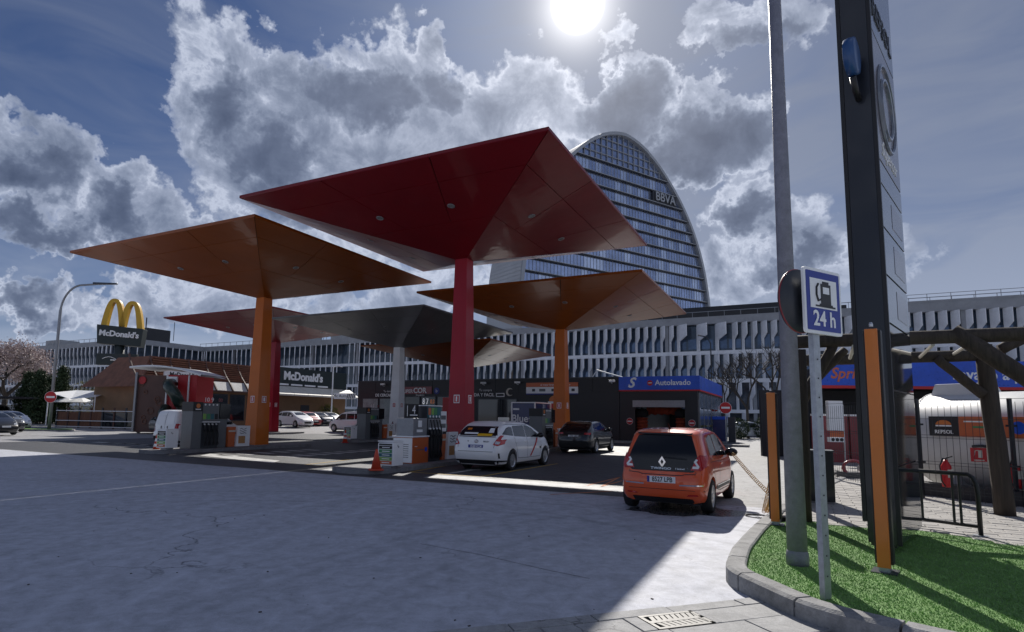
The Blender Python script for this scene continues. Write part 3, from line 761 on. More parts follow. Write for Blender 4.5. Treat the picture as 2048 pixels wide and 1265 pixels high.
def cone(loc, label, plain=False, h=.75):
    t = thing('traffic_cone', label, 'traffic cone', loc, .3, 'traffic cones at the island ends')
    bx('base', 'cone_orange' if plain else 'red_sign', t, -.2, .2, -.2, .2, 0, .04, .01)
    MB().lathe([(.15, .04), (.03, h), (.022, h+.01)], 18).build('body', 'cone_orange', t, True)
    if not plain:
        for z0, z1 in ((.24, .36), (.46, .58)):
            r = lambda z: .15-.12*(z-.04)/(h-.04)+.003
            MB().lathe([(r(z0), z0), (r(z1), z1)], 18, None, False).build('reflective_band', 'white', t, True)
cq = G(752, 941, .13); cone((cq.x, cq.y, .13), 'plain dark orange traffic cone beside the nearest white service bin', True, .6)
cone((G(312, 905).x, G(312, 905).y, .002), 'orange traffic cone with two white bands at the left island')
cone((G(690, 886).x, G(690, 886).y, .002), 'small far traffic cone with white bands near the grey column')
ex = thing('fire_extinguisher', 'dark fire extinguisher hung on the grey white column', 'extinguisher', at_island(3, -.62, .1, .9), RZ)
MB().lathe([(.02, -.3), (.09, -.28), (.1, -.2), (.1, .15), (.05, .24), (.03, .3)], 14).build('cylinder', 'maroon', ex, True)
MB().tube([(0, 0, .3), (.05, -.04, .36), (.11, -.06, .2), (.12, -.05, -.1)], .014, 6).build('hose', 'black', ex, True)

# ------------------------------------------------------------------ vehicles
def lofted(L, Wd, H, zs, top, belt, rear, front, tumble=.2, kr=.12, kf=.2, cr_=.5, cf=.9, NSt=56):
    rows = []; ss = []
    for j in range(NSt+1):
        q = j/NSt; ss.append(.5-.5*cos(pi*q) if True else q)
    for s_ in ss:
        y = -L/2+L*s_
        tr = max(0, 1-(y+L/2)/cr_); tf_ = max(0, 1-(L/2-y)/cf)
        wl = Wd/2*(1-kr*tr**2.6-.05*tr**14)*(1-kf*tf_**2.4-.05*tf_**14)
        zt = interp(top, y); zb = min(interp(belt, y), zt-.03)
        gh = zt-zb; rr = min(.07, gh*.6)
        wr = wl*(.955-tumble*min(1, gh/(H-zb+1e-6)*1.0)*(gh/(H-interp(belt, 0)))**.5 if gh > 0 else .95)
        hb = zb-zs
        pts = [(0, zs), (.80*wl, zs), (.93*wl, zs+.03), (.972*wl, zs+.10), (.988*wl, zs+.3*hb), (1.0*wl, zs+.55*hb), (.995*wl, zs+.78*hb), (.975*wl, zs+.92*hb), (.955*wl, zb)]
        x0 = .95*wl
        for k in range(1, 6): t = k/5; pts.append((x0+(wr-x0)*t*.985, zb+(gh-rr)*t))
        pts += [(wr-.025, zt-rr*.5), (wr-.07, zt-rr*.2), (wr*.82, zt-rr*.06), (wr*.5, zt+.008), (0, zt+.014)]
        row = []
        for (x, z) in pts:
            er = max(0, 1-(y+L/2)/.95); ef = max(0, 1-(L/2-y)/.8)
            yy = y + interp(rear, z)*er - interp(front, z)*ef
            row.append((x, yy, z))
        full = row + [(-x, yy, z) for (x, yy, z) in reversed(row[1:-1])]
        rows.append(full)
    n = len(rows[0]); vs = [p for r_ in rows for p in r_]
    fs = [(i*n+k, i*n+(k+1) % n, (i+1)*n+(k+1) % n, (i+1)*n+k) for i in range(len(rows)-1) for k in range(n)]
    # caps as strips so that the ends follow the profile
    hN = len(pts)
    for base_, flip in ((0, True), ((len(rows)-1)*n, False)):
        for k in range(hN-1):
            a, b = base_+k, base_+k+1; c, d = base_+((n-k-1) % n if k+1 < hN-1 else hN-1), base_+((n-k) % n)
            if k == 0: f = (a, b, base_+n-1)
            elif k == hN-2: f = (a, b, base_+(n-k))
            else: f = (a, b, base_+(n-k-1), base_+(n-k))
            fs.append(tuple(reversed(f)) if flip else f)
    return vs, fs
def paint(name, col, metal=.0):
    return mat(name, col, .32, metal, coat=1.0, cr=.04, var=.03, vs=2)
class Car:
    def __init__(s, spec, name, label, colr, loc, rz, group=None, z=0.0):
        s.t = thing(name, label, 'car' if spec['kind'] != 'van' else 'van', (loc[0], loc[1], z), rz, group); s.sp = spec
        vs, fs = lofted(*[spec[k] for k in ('L', 'W', 'H', 'zs', 'top', 'belt', 'rear', 'front')], **spec.get('x', {}))
        bm = bmesh.new(); me = bpy.data.meshes.new('tmp'); me.from_pydata(vs, [], fs); me.update(); bm.from_mesh(me)
        bmesh.ops.remove_doubles(bm, verts=bm.verts, dist=1e-5); bmesh.ops.recalc_face_normals(bm, faces=bm.faces)
        s.bvh = BVHTree.FromBMesh(bm); bm.to_mesh(me); bm.free()
        cut = MB(); r = spec['r']
        for y in spec['axles']:
            for sg in (-1, 1):
                M = Matrix.Translation((sg*spec['W']/2, y, r)) @ Matrix.Rotation(pi/2, 4, 'Y')
                cut.lathe([(r+.055, -.27), (r+.055, .3)], 28, M)
        o = bpy.data.objects.new('tmp', me); COL.objects.link(o)
        cm = cut.mesh('cut'); bm = bmesh.new(); bm.from_mesh(cm); bmesh.ops.recalc_face_normals(bm, faces=bm.faces); bm.to_mesh(cm); bm.free()
        c = bpy.data.objects.new('cut', cm); COL.objects.link(c)
        md = o.modifiers.new('b', 'BOOLEAN'); md.operation = 'DIFFERENCE'; md.object = c; md.solver = 'EXACT'
        bpy.context.view_layer.update(); dg = bpy.context.evaluated_depsgraph_get()
        me2 = bpy.data.meshes.new_from_object(o.evaluated_get(dg)); me2.name = 'body'
        bpy.data.objects.remove(o); bpy.data.objects.remove(c)
        me2.materials.clear()
        s.body = mkobj('body', me2, colr, s.t); 
        bm = bmesh.new(); bm.from_mesh(me2)
        for f in bm.faces: f.smooth = True
        for e in bm.edges:
            if len(e.link_faces) == 2 and e.calc_face_angle(0) > radians(38): e.smooth = False
        bm.to_mesh(me2); bm.free()
        MB().box(-spec['W']*.40, spec['W']*.40, -spec['L']*.42, spec['L']*.42, .16, .5).build('underbody', 'black', s.t)
        for y in spec['axles']:
            for sg in (-1, 1): s.wheel(sg, y)
    def wheel(s, sg, y):
        r = s.sp['r']; x = sg*(s.sp['W']/2-.10)
        M = Matrix.Translation((x, y, r)) @ Matrix.Rotation(sg*pi/2, 4, 'Y')
        ri = r*.66
        tyre = MB().lathe([(ri, -.1), (r*.93, -.1), (r, -.07), (r, .06), (r*.94, .095), (ri+.01, .1), (ri, .085)], 30, M, False).build('wheel', 'rubber', s.t, True)
        rim = MB().lathe([(ri, .09), (ri-.02, .085), (ri-.03, .04), (.05, .05)], 30, M, False)
        sp_ = MB()
        ns = s.sp.get('spokes', 5)
        for k in range(ns):
            R_ = M @ Matrix.Rotation(2*pi*k/ns, 4, 'Z')
            sp_.prism([(.03, -.035), (ri-.02, -.028), (ri-.02, .028), (.03, .035)], .045, .082, 'z', R_)
        sp_.lathe([(.06, .05), (.06, .09), (.03, .095)], 14, M)
        MB().lathe([(ri, .0), (.001, .01)], 24, M, False).build('wheel_well', 'black', tyre)
        rim.build('rim', 'steel', tyre, True); sp_.build('spokes', 'steel', tyre)
    def decal(s, name, poly, view, m, off=.005, parent=None, grid=.09, smooth=True):
        bm = bmesh.new(); vs = [bm.verts.new((a, b, 0)) for a, b in poly]; bm.faces.new(vs)
        a0, a1 = min(p[0] for p in poly), max(p[0] for p in poly); b0, b1 = min(p[1] for p in poly), max(p[1] for p in poly)
        for ax, lo, hi in ((0, a0, a1), (1, b0, b1)):
            k = lo+grid
            while k < hi:
                co = (k, 0, 0) if ax == 0 else (0, k, 0); no = (1, 0, 0) if ax == 0 else (0, 1, 0)
                bmesh.ops.bisect_plane(bm, geom=bm.verts[:]+bm.edges[:]+bm.faces[:], plane_co=co, plane_no=no); k += grid
        bmesh.ops.triangulate(bm, faces=bm.faces)
        big = 6; bad = []
        for v_ in bm.verts:
            a, b = v_.co.x, v_.co.y
            if view == 'R': o, d = Vector((big, a, b)), Vector((-1, 0, 0))
            elif view == 'L': o, d = Vector((-big, a, b)), Vector((1, 0, 0))
            elif view == 'B': o, d = Vector((a, -big, b)), Vector((0, 1, 0))
            elif view == 'F': o, d = Vector((a, big, b)), Vector((0, -1, 0))
            else: o, d = Vector((a, b, big)), Vector((0, 0, -1))
            h_, n_, _, _ = s.bvh.ray_cast(o, d)
            if h_ is None: bad.append(v_); continue
            if n_.dot(d) > 0: n_ = -n_
            v_.co = h_ + n_*off
        if bad: bmesh.ops.delete(bm, geom=bad, context='VERTS')
        bmesh.ops.recalc_face_normals(bm, faces=bm.faces)
        for f in bm.faces:
            f.smooth = smooth
            d = {'R': Vector((1, 0, 0)), 'L': Vector((-1, 0, 0)), 'B': Vector((0, -1, 0)), 'F': Vector((0, 1, 0)), 'T': Vector((0, 0, 1))}[view]
            if f.normal.dot(d) < 0: f.normal_flip()
        me = bpy.data.meshes.new(name); bm.to_mesh(me); bm.free()
        return mkobj(name, me, m, parent or s.t)
    def both(s, name, poly, m, off=.005, **k): return [s.decal(name, poly, v, m, off, **k) for v in 'RL']
    def surf(s, a, b, view):
        big = 6
        o, d = {'R': (Vector((big, a, b)), Vector((-1, 0, 0))), 'L': (Vector((-big, a, b)), Vector((1, 0, 0))), 'B': (Vector((a, -big, b)), Vector((0, 1, 0))), 'F': (Vector((a, big, b)), Vector((0, -1, 0))), 'T': (Vector((a, b, big)), Vector((0, 0, -1)))}[view]
        return s.bvh.ray_cast(o, d)[0] or Vector((0, 0, 0))
    def seam(s, pts, view, m='black', wd=.012, name='door_seam', off=.004):
        for p, q in zip(pts[:-1], pts[1:]):
            d = Vector((q[0]-p[0], q[1]-p[1])).normalized(); n = Vector((-d.y, d.x))*wd/2
            s.decal(name, [(p[0]-n.x, p[1]-n.y), (q[0]-n.x, q[1]-n.y), (q[0]+n.x, q[1]+n.y), (p[0]+n.x, p[1]+n.y)], view, m, off, grid=.15)
    def mirror(s, y, z, m):
        for sg, vw in ((1, 'R'), (-1, 'L')):
            p = s.surf(y, z, vw)
            mb = MB(); mb.lathe([(.02, -.07), (.09, -.05), (.115, .0), (.1, .05), (.03, .08)], 12, Matrix.Translation((p.x+sg*.13, y, z+.05)) @ Matrix.Rotation(pi/2, 4, 'X') @ Matrix.Diagonal((1.15, .8, 1, 1)))
            o = mb.build('wing_mirror', m, s.t, True)
            MB().tube([(p.x-sg*.02, y, z), (p.x+sg*.1, y, z+.02)], .025, 6).build('mirror_arm', 'black', o)
    def plate(s, z, body, bg='white', fg='black', wd=.52, view='B', blue=True):
        p = s.surf(0, z, view); sg = -1 if view == 'B' else 1
        y = p.y+sg*.016
        pl = MB().box(-wd/2, wd/2, min(y, y-sg*.02), max(y, y-sg*.02), z-.057, z+.057).build('number_plate', bg, s.t)
        if body:
            if blue: MB().box(-wd/2, -wd/2+.045, y-.003, y, z-.055, z+.055).build('country_band', 'blue_sign', pl)
            text('plate_text', body, .125, fg, pl, (.02, y-.003, z-.001), (pi/2, 0, 0), .001, sx=.78, bold=.002)
        return pl

def car_windows(c, side, rear=None, front=None):
    for p in side: c.both('side_window', p, 'glass_dark', .006)
    if rear: c.decal('rear_window', rear, 'B', 'glass_dark', .006)
    if front: c.decal('windscreen', front, 'F', 'glass_dark', .006)

# --- small orange hatchback
paint('paint_car_orange', (.78, .10, .016), .05)
CITY = dict(kind='car', L=3.6, W=1.65, H=1.55, zs=.2, r=.31, axles=(-1.22, 1.27), spokes=8,
  top=[(-1.8, 1.47), (-1.5, 1.525), (-.9, 1.55), (-.2, 1.55), (.3, 1.49), (.62, 1.37), (1.2, 1.03), (1.5, .93), (1.72, .82), (1.8, .72)],
  belt=[(-1.8, 1.0), (-1.2, .98), (0, .94), (1.2, .93), (1.8, .68)],
  rear=[(.2, .1), (.33, .03), (.5, 0), (.64, .0), (.74, .05), (.8, .075), (1.0, .13), (1.25, .25), (1.5, .38), (1.56, .42)], front=[(.2, .1), (.4, .0), (.7, .05), (1.0, .2), (1.6, .3)], x=dict(tumble=.2, kr=.10, kf=.2, cr_=.6))
HD = radians(30)
tw = Car(CITY, 'parked_car', 'orange red small hatchback with a black glass tailgate, nearest car', 'paint_car_orange', (4.12, 12.79), -HD)
gl_ = tw.decal('tailgate_glass', [(-.5, 1.42), (-.3, 1.445), (.3, 1.445), (.5, 1.42), (.6, 1.15), (.655, .96), (.63, .82), (.56, .765), (-.56, .765), (-.63, .82), (-.655, .96), (-.6, 1.15)], 'B', 'black_gloss', .008)
tw.decal('rear_spoiler', [(-.52, 1.455), (.52, 1.455), (.5, 1.425), (-.5, 1.425)], 'B', 'black', .03, gl_)
for sg in (-1, 1):
    lt = tw.decal('tail_light', [(sg*.52, .80), (sg*.70, .80), (sg*.775, .88), (sg*.75, 1.06), (sg*.66, 1.075), (sg*.60, .98)], 'B', 'tail_red', .016, grid=.05)
    tw.decal('light_guide', [(sg*.55, .83), (sg*.66, .83), (sg*.68, .87), (sg*.62, .95), (sg*.65, .99), (sg*.61, 1.0), (sg*.575, .95), (sg*.63, .875), (sg*.56, .87)], 'B', 'white', .021, lt, grid=.05)
    tw.decal('trim_strip', [(sg*.33, .515), (sg*.735, .53), (sg*.735, .553), (sg*.33, .538)], 'B', 'chrome', .014)
    tw.decal('reflector', [(sg*.45, .335), (sg*.66, .35), (sg*.64, .375), (sg*.48, .365)], 'B', 'tail_red', .012)
    tw.seam([(sg*.60, .765), (sg*.72, .74)], 'B', 'black', .012, 'tailgate_seam')
tw.decal('plate_recess', [(-.42, .5), (.42, .5), (.36, .685), (-.36, .685)], 'B', 'paint_car_orange', .004)
tw.seam([(-.62, .735), (-.42, .722), (-.36, .70), (.36, .70), (.42, .722), (.62, .735)], 'B', 'black', .014, 'tailgate_seam')
tw.decal('lower_valance', [(-.6, .2), (.6, .2), (.55, .29), (-.55, .29)], 'B', 'black', .006)
tw.seam([(-.76, .44), (.76, .44)], 'B', 'black', .008, 'bumper_seam')
tw.plate(.615, '8527 LPB')
p = tw.surf(0, .93, 'B'); y_ = p.y-.012
em = MB(); ro = [(0, .105), (.068, 0), (0, -.105), (-.068, 0)]; rn = [(0, .05), (.03, 0), (0, -.05), (-.03, 0)]
em.add([(a, y_-.02, .935+b) for a, b in ro]+[(a, y_-.02, .935+b) for a, b in rn]+[(a, y_+.012, .935+b) for a, b in ro]+[(a, y_+.012, .935+b) for a, b in rn],
       [(k, (k+1) % 4, 4+(k+1) % 4, 4+k) for k in range(4)]+[(8+k, 12+k, 12+(k+1) % 4, 8+(k+1) % 4) for k in range(4)]+[(k, 8+k, 8+(k+1) % 4, (k+1) % 4) for k in range(4)]+[(4+k, 4+(k+1) % 4, 12+(k+1) % 4, 12+k) for k in range(4)])
em.build('diamond_emblem', 'chrome', tw.t)
p = tw.surf(0, .815, 'B'); text('model_lettering', 'TWINGO', .06, 'chrome', tw.t, (-.02, p.y-.014, .815), (pi/2-.1, 0, 0), .003, sx=1.5)
p = tw.surf(.35, .815, 'B'); text('trim_lettering', 'Limited', .055, 'chrome', tw.t, (.33, p.y-.012, .815), (pi/2-.1, 0, 0), .002); text('trim_lettering', 'TCe', .045, 'chrome', tw.t, (.5, p.y+.0, .82), (pi/2-.1, 0, .1), .002)
tw.decal('wiper', [(-.04, 1.01), (.45, .985), (.45, 1.0), (-.03, 1.045)], 'B', 'black', .02)
SW = [[(-1.12, 1.06), (-.42, 1.02), (-.44, 1.41), (-.62, 1.43), (-1.0, 1.36)], [(-.36, 1.02), (.62, .985), (.74, 1.03), (.3, 1.36), (.05, 1.43), (-.37, 1.43)]]
car_windows(tw, SW, None, [(-.56, 1.12), (.56, 1.12), (.5, 1.42), (-.5, 1.42)])
for vw in 'RL':
    tw.seam([(-.40, 1.44), (-.40, .35), (.75, .33), (.86, .6), (.8, .98)], vw)
    tw.seam([(-.40, .35), (-.86, .42), (-.98, .7), (-1.15, 1.02)], vw)
    tw.decal('side_trim', [(-.8, .40), (.8, .38), (.8, .44), (-.8, .46)], vw, 'black', .012)
    tw.decal('trim_line', [(-.75, .465), (.8, .445), (.8, .46), (-.75, .48)], vw, 'chrome', .014)
    q = tw.surf(-.25, .86, vw); sg = 1 if vw == 'R' else -1
    MB().box(q.x-.01, q.x+.03, -.32, -.16, .85, .885).build('door_handle', 'paint_car_orange', tw.t, bevel=.006)
    tw.decal('shoulder_crease', [(-1.3, .935), (.5, .9), (.5, .907), (-1.3, .945)], vw, 'black', .003)
    tw.decal('fuel_flap' if vw == 'R' else 'quarter_panel', [(-1.5, .75), (-1.36, .75), (-1.36, .88), (-1.5, .88)], vw, 'paint_car_orange', .005)
tw.mirror(.62, 1.0, 'black_gloss')
MB().tube([(0, -1.05, 1.55), (0, -1.12, 1.6), (0, -1.22, 1.66)], [.025, .012, .005], 6).build('antenna', 'black', tw.t)
tw.decal('roof_line', [(-.5, -1.1), (-.47, -1.1), (-.45, .1), (-.48, .1)], 'T', 'black', .003); tw.decal('roof_line', [(.5, -1.1), (.47, -1.1), (.45, .1), (.48, .1)], 'T', 'black', .003)

# --- white estate taxi
paint('paint_car_white', (.84, .85, .87))
WAG = dict(kind='car', L=4.62, W=1.775, H=1.575, zs=.2, r=.325, axles=(-1.36, 1.42), spokes=10,
  top=[(-2.31, 1.38), (-2.0, 1.5), (-1.5, 1.555), (-.7, 1.575), (0, 1.55), (.5, 1.43), (1.2, 1.14), (1.55, 1.02), (2.0, .9), (2.25, .78), (2.31, .7)],
  belt=[(-2.31, 1.05), (-1.3, 1.03), (0, .97), (1.4, .95), (2.31, .64)],
  rear=[(.2, .16), (.35, .06), (.5, 0), (.72, 0), (.82, .07), (1.0, .1), (1.1, .14), (1.3, .34), (1.5, .62), (1.6, .7)], front=[(.2, .12), (.4, 0), (.6, .05), (.8, .22), (1.2, .4)], x=dict(tumble=.22, kr=.12, kf=.24, cr_=.7))
tx = Car(WAG, 'taxi', 'white estate taxi with a diagonal red door stripe at the pump', 'paint_car_white', (.62, 21.05), RZ)
gl_ = tx.decal('rear_window', [(-.58, 1.4), (.58, 1.4), (.70, 1.13), (.66, 1.07), (-.66, 1.07), (-.70, 1.13)], 'B', 'glass_dark', .008)
tx.decal('window_sticker', [(-.5, 1.15), (0.0, 1.15), (0.0, 1.2), (-.5, 1.2)], 'B', 'white', .014, gl_); tx.decal('window_sticker', [(-.0, 1.1), (.52, 1.1), (.52, 1.17), (-.0, 1.17)], 'B', 'yellow_sign', .014, gl_)
tx.decal('window_sticker', [(.36, 1.2), (.55, 1.2), (.52, 1.34), (.36, 1.34)], 'B', 'white', .014, gl_); tx.decal('window_sticker', [(-.46, 1.28), (-.3, 1.28), (-.3, 1.34), (-.46, 1.34)], 'B', 'orange', .014, gl_)
for sg in (-1, 1):
    lt = tx.decal('tail_light', [(sg*.60, .84), (sg*.76, .80), (sg*.86, .86), (sg*.85, 1.10), (sg*.76, 1.13), (sg*.72, 1.02)], 'B', 'tail_red', .012, grid=.05)
    tx.decal('lamp_insert', [(sg*.66, .86), (sg*.78, .85), (sg*.80, .93), (sg*.70, .95)], 'B', 'head_glass', .018, lt, grid=.05)
    tx.decal('bumper_slot', [(sg*.78, .42), (sg*.81, .42), (sg*.81, .58), (sg*.78, .58)], 'B', 'black', .008)
tx.decal('lower_valance', [(-.72, .22), (.72, .22), (.8, .36), (-.8, .36)], 'B', 'black', .008)
for vw in 'RL': tx.decal('lower_valance', [(-2.2, .22), (-1.75, .22), (-1.72, .34), (-2.24, .36)], vw, 'black', .008)
tx.seam([(-.62, .62), (.62, .62)], 'B', 'black', .014, 'tailgate_seam'); tx.seam([(-.62, .62), (-.66, .84)], 'B', 'black', .012, 'tailgate_seam'); tx.seam([(.62, .62), (.66, .84)], 'B', 'black', .012, 'tailgate_seam')
tx.plate(.77, '0580 KLM', 'blue_sign', 'white', .52, 'B', False)
p = tx.surf(0, .93, 'B')
MB().tube([(.07*cos(2*pi*k/14), p.y-.015, .935+.045*sin(2*pi*k/14)) for k in range(14)], .011, 6, closed=True).build('oval_emblem', 'chrome', tx.t)
MB().tube([(.035*cos(2*pi*k/10), p.y-.015, .945+.025*sin(2*pi*k/10)) for k in range(10)], .008, 6, closed=True).build('oval_emblem', 'chrome', tx.t)
text('trim_lettering', 'PRIUS+', .07, 'dark_metal', tx.t, (.36, p.y-.008, .93), (pi/2-.1, 0, 0), .003); text('trim_lettering', 'V', .09, 'dark_metal', tx.t, (-.3, p.y-.008, .93), (pi/2-.1, 0, 0), .003)
SWT = [[(-1.95, 1.16), (-1.2, 1.1), (-1.15, 1.38), (-1.35, 1.40), (-1.6, 1.35)], [(-1.14, 1.09), (-.22, 1.05), (-.2, 1.44), (-1.08, 1.42)], [(-.14, 1.045), (.86, 1.02), (1.0, 1.05), (.45, 1.34), (.1, 1.43), (-.13, 1.44)]]
car_windows(tx, SWT, None, [(-.6, 1.18), (.6, 1.18), (.5, 1.46), (-.5, 1.46)])
for vw in 'RL':
    tx.seam([(-.18, 1.45), (-.18, .36), (.92, .36), (1.04, .7), (.98, 1.04)], vw); tx.seam([(-.18, .36), (-.9, .38), (-1.05, .7), (-1.18, 1.06)], vw)
    tx.decal('red_stripe', [(.02, .40), (.14, .40), (.78, 1.0), (.66, 1.0)], vw, 'red_sign', .008)
    tx.decal('door_crest', [(.86, .62), (1.0, .62), (1.0, .7), (.86, .7)], vw, 'dark_metal', .008)
    q = tx.surf(-.3, .9, vw)
    for yh in (-.36, -1.1): MB().box(q.x-.015, q.x+.03, yh-.1, yh+.1, .885, .92).build('door_handle', 'paint_car_white', tx.t, bevel=.006)
    tx.decal('roof_edge', [(-1.7, 1.47), (.2, 1.46), (.2, 1.475), (-1.7, 1.485)], vw, 'black', .004)
tx.mirror(.78, 1.04, 'black_gloss')
MB().box(-.19, .19, -.35, -.2, 1.58, 1.70).build('roof_taxi_light', 'cream', tx.t, bevel=.02)
tx.decal('front_lamp', [(1.75, .72), (2.1, .66), (2.12, .74), (1.7, .86)], 'R', 'head_glass', .008); tx.decal('front_lamp', [(1.75, .72), (2.1, .66), (2.12, .74), (1.7, .86)], 'L', 'head_glass', .008)

# --- black crossover
paint('paint_car_black', (.012, .013, .016), .2)
SUV = dict(kind='car', L=4.4, W=1.8, H=1.56, zs=.24, r=.345, axles=(-1.25, 1.4), spokes=5,
  top=[(-2.2, 1.28), (-1.9, 1.42), (-1.3, 1.52), (-.5, 1.56), (0, 1.54), (.4, 1.44), (1.05, 1.12), (1.4, 1.05), (2.0, .96), (2.15, .84), (2.2, .76)],
  belt=[(-2.2, 1.1), (-1.3, 1.08), (0, 1.02), (1.4, 1.0), (2.2, .7)],
  rear=[(.2, .14), (.4, .03), (.55, 0), (.75, .0), (.9, .1), (1.0, .1), (1.15, .2), (1.35, .5), (1.6, .7)], front=[(.2, .12), (.4, 0), (.7, .03), (.9, .15), (1.3, .4)], x=dict(tumble=.24, kr=.16, kf=.22, cr_=.7))
mz = Car(SUV, 'parked_car', 'black crossover with a white number plate beside the shop', 'paint_car_black', (5.05, 30.75), RZ)
mz.decal('rear_window', [(-.5, 1.36), (.5, 1.36), (.62, 1.16), (-.62, 1.16)], 'B', 'glass_dark', .008)
for sg in (-1, 1): mz.decal('tail_light', [(sg*.52, .92), (sg*.8, .9), (sg*.82, 1.0), (sg*.55, 1.0)], 'B', 'tail_red', .01, grid=.05)
mz.plate(.83, '2391 LKD', 'white', 'black', .52, 'B', False)
SWS = [[(-1.55, 1.24), (-1.1, 1.14), (-.24, 1.09), (-.22, 1.44), (-.8, 1.42), (-1.2, 1.36)], [(-.16, 1.085), (.75, 1.06), (.86, 1.09), (.4, 1.34), (.1, 1.43), (-.15, 1.44)]]
car_windows(mz, SWS, None, [(-.6, 1.16), (.6, 1.16), (.5, 1.44), (-.5, 1.44)])
for vw in 'RL':
    mz.decal('sill_cladding', [(-.9, .25), (1.0, .25), (1.0, .42), (-.9, .42)], vw, 'rubber', .008)
    mz.decal('sill_trim', [(-.9, .435), (1.0, .435), (1.0, .455), (-.9, .455)], vw, 'chrome', .01)
mz.mirror(.7, 1.08, 'black_gloss'); mz.decal('bumper_trim', [(-.8, .3), (.8, .3), (.84, .55), (-.84, .55)], 'B', 'rubber', .006)

# --- white van at the left pump and a small silver van
VAN = dict(kind='van', L=4.35, W=1.83, H=1.82, zs=.24, r=.33, axles=(-1.3, 1.4), spokes=5,
  top=[(-2.175, 1.74), (-1.9, 1.8), (-.5, 1.82), (.3, 1.76), (.7, 1.62), (1.25, 1.16), (1.6, 1.04), (2.0, .95), (2.12, .82), (2.175, .7)],
  belt=[(-2.175, 1.08), (0, 1.06), (1.3, 1.0), (2.175, .68)],
  rear=[(.2, .1), (.4, 0), (.6, 0), (.7, .05), (1.1, .07), (1.5, .14), (1.85, .26)], front=[(.2, .1), (.4, 0), (.8, .08), (1.2, .3)], x=dict(tumble=.12, kr=.07, kf=.2, cr_=.4))
vn = Car(VAN, 'delivery_van', 'white delivery van with blank rear doors at the left pump', 'paint_car_white', (-15.35, 31.9), RZ)
for sg in (-1, 1):
    vn.decal('tail_light', [(sg*.78, .72), (sg*.87, .72), (sg*.87, 1.12), (sg*.80, 1.12)], 'B', 'tail_red', .012, grid=.06)
    vn.decal('door_panel', [(sg*.05, 1.08), (sg*.7, 1.08), (sg*.64, 1.58), (sg*.05, 1.58)], 'B', 'paint_car_white', .01)
vn.seam([(.0, .5), (.0, 1.7)], 'B', 'black', .014); vn.decal('bumper', [(-.84, .28), (.84, .28), (.86, .5), (-.86, .5)], 'B', 'rubber', .012)
for x_ in (-.3, .18): vn.decal('door_handle', [(x_, .86), (x_+.07, .86), (x_+.07, 1.0), (x_, 1.0)], 'B', 'black', .015)
for vw in 'RL':
    vn.decal('rub_strip', [(-1.7, .66), (1.0, .62), (1.0, .68), (-1.7, .72)], vw, 'rubber', .01)
    vn.decal('tail_light', [(-2.12, .72), (-1.98, .72), (-1.98, 1.12), (-2.08, 1.12)], vw, 'tail_red', .01)
car_windows(vn, [[(.0, 1.1), (1.12, 1.06), (1.25, 1.1), (.6, 1.58), (.05, 1.6)]], None, [(-.66, 1.2), (.66, 1.2), (.58, 1.68), (-.58, 1.68)])
vn.mirror(.95, 1.1, 'black_gloss')

paint('paint_car_silver', (.45, .46, .48), .5); paint('paint_car_red', (.35, .012, .012)); paint('paint_car_navy', (.015, .018, .035), .3); paint('paint_car_grey', (.10, .105, .115), .5)
def simple_car(spec, label, colr, loc, hd, z, name='parked_car', group=None, rearglass=True, body_t='car'):
    c = Car(spec, name, label, colr, loc, -hd, group, z)
    if spec is VAN: side = [[(-2.0, 1.14), (-.95, 1.12), (-.9, 1.62), (-1.9, 1.6)], [(-.88, 1.12), (-.02, 1.1), (-.02, 1.62), (-.86, 1.62)], [(.05, 1.1), (1.12, 1.06), (1.25, 1.1), (.6, 1.58), (.08, 1.6)]]; fr_ = [(-.66, 1.2), (.66, 1.2), (.58, 1.68), (-.58, 1.68)]; rr_ = [(-.68, 1.12), (.68, 1.12), (.62, 1.6), (-.62, 1.6)]
    elif spec is WAG: side = SWT; fr_ = [(-.6, 1.18), (.6, 1.18), (.5, 1.46), (-.5, 1.46)]; rr_ = [(-.58, 1.4), (.58, 1.4), (.68, 1.1), (-.68, 1.1)]
    elif spec is CITY: side = SW; fr_ = [(-.56, 1.12), (.56, 1.12), (.5, 1.42), (-.5, 1.42)]; rr_ = [(-.5, 1.4), (.5, 1.4), (.6, 1.1), (-.6, 1.1)]
    else: side = SWS; fr_ = [(-.6, 1.16), (.6, 1.16), (.5, 1.44), (-.5, 1.44)]; rr_ = [(-.5, 1.36), (.5, 1.36), (.62, 1.16), (-.62, 1.16)]
    car_windows(c, side, rr_, fr_)
    f = spec['L']/2; h0 = interp(spec['top'], f-.25)-.16
    for sg in (-1, 1):
        c.decal('headlight', [(sg*.42, h0-.03), (sg*.66, h0-.02), (sg*.68, h0+.1), (sg*.5, h0+.08)], 'F', 'head_glass', .01)
        c.decal('tail_light', [(sg*.58, .85), (sg*.76, .85), (sg*.76, 1.0), (sg*.62, 1.0)], 'B', 'tail_red', .01)
    c.decal('grille', [(-.36, .36), (.36, .36), (.42, .52), (-.42, .52)], 'F', 'black', .008)
    c.plate(.58, None, 'white', 'black', .5, 'F', False)
    c.mirror(interp([(0, .7), (5, .7)], 1), 1.06, colr)
    return c
HB = TH+pi/2
PG = 'cars parked in front of the restaurant'
simple_car(VAN, 'white people carrier standing side on between the canopies', 'paint_car_white', (-12.4, 54.0), TH-pi/2, hz(-12.4, 54))
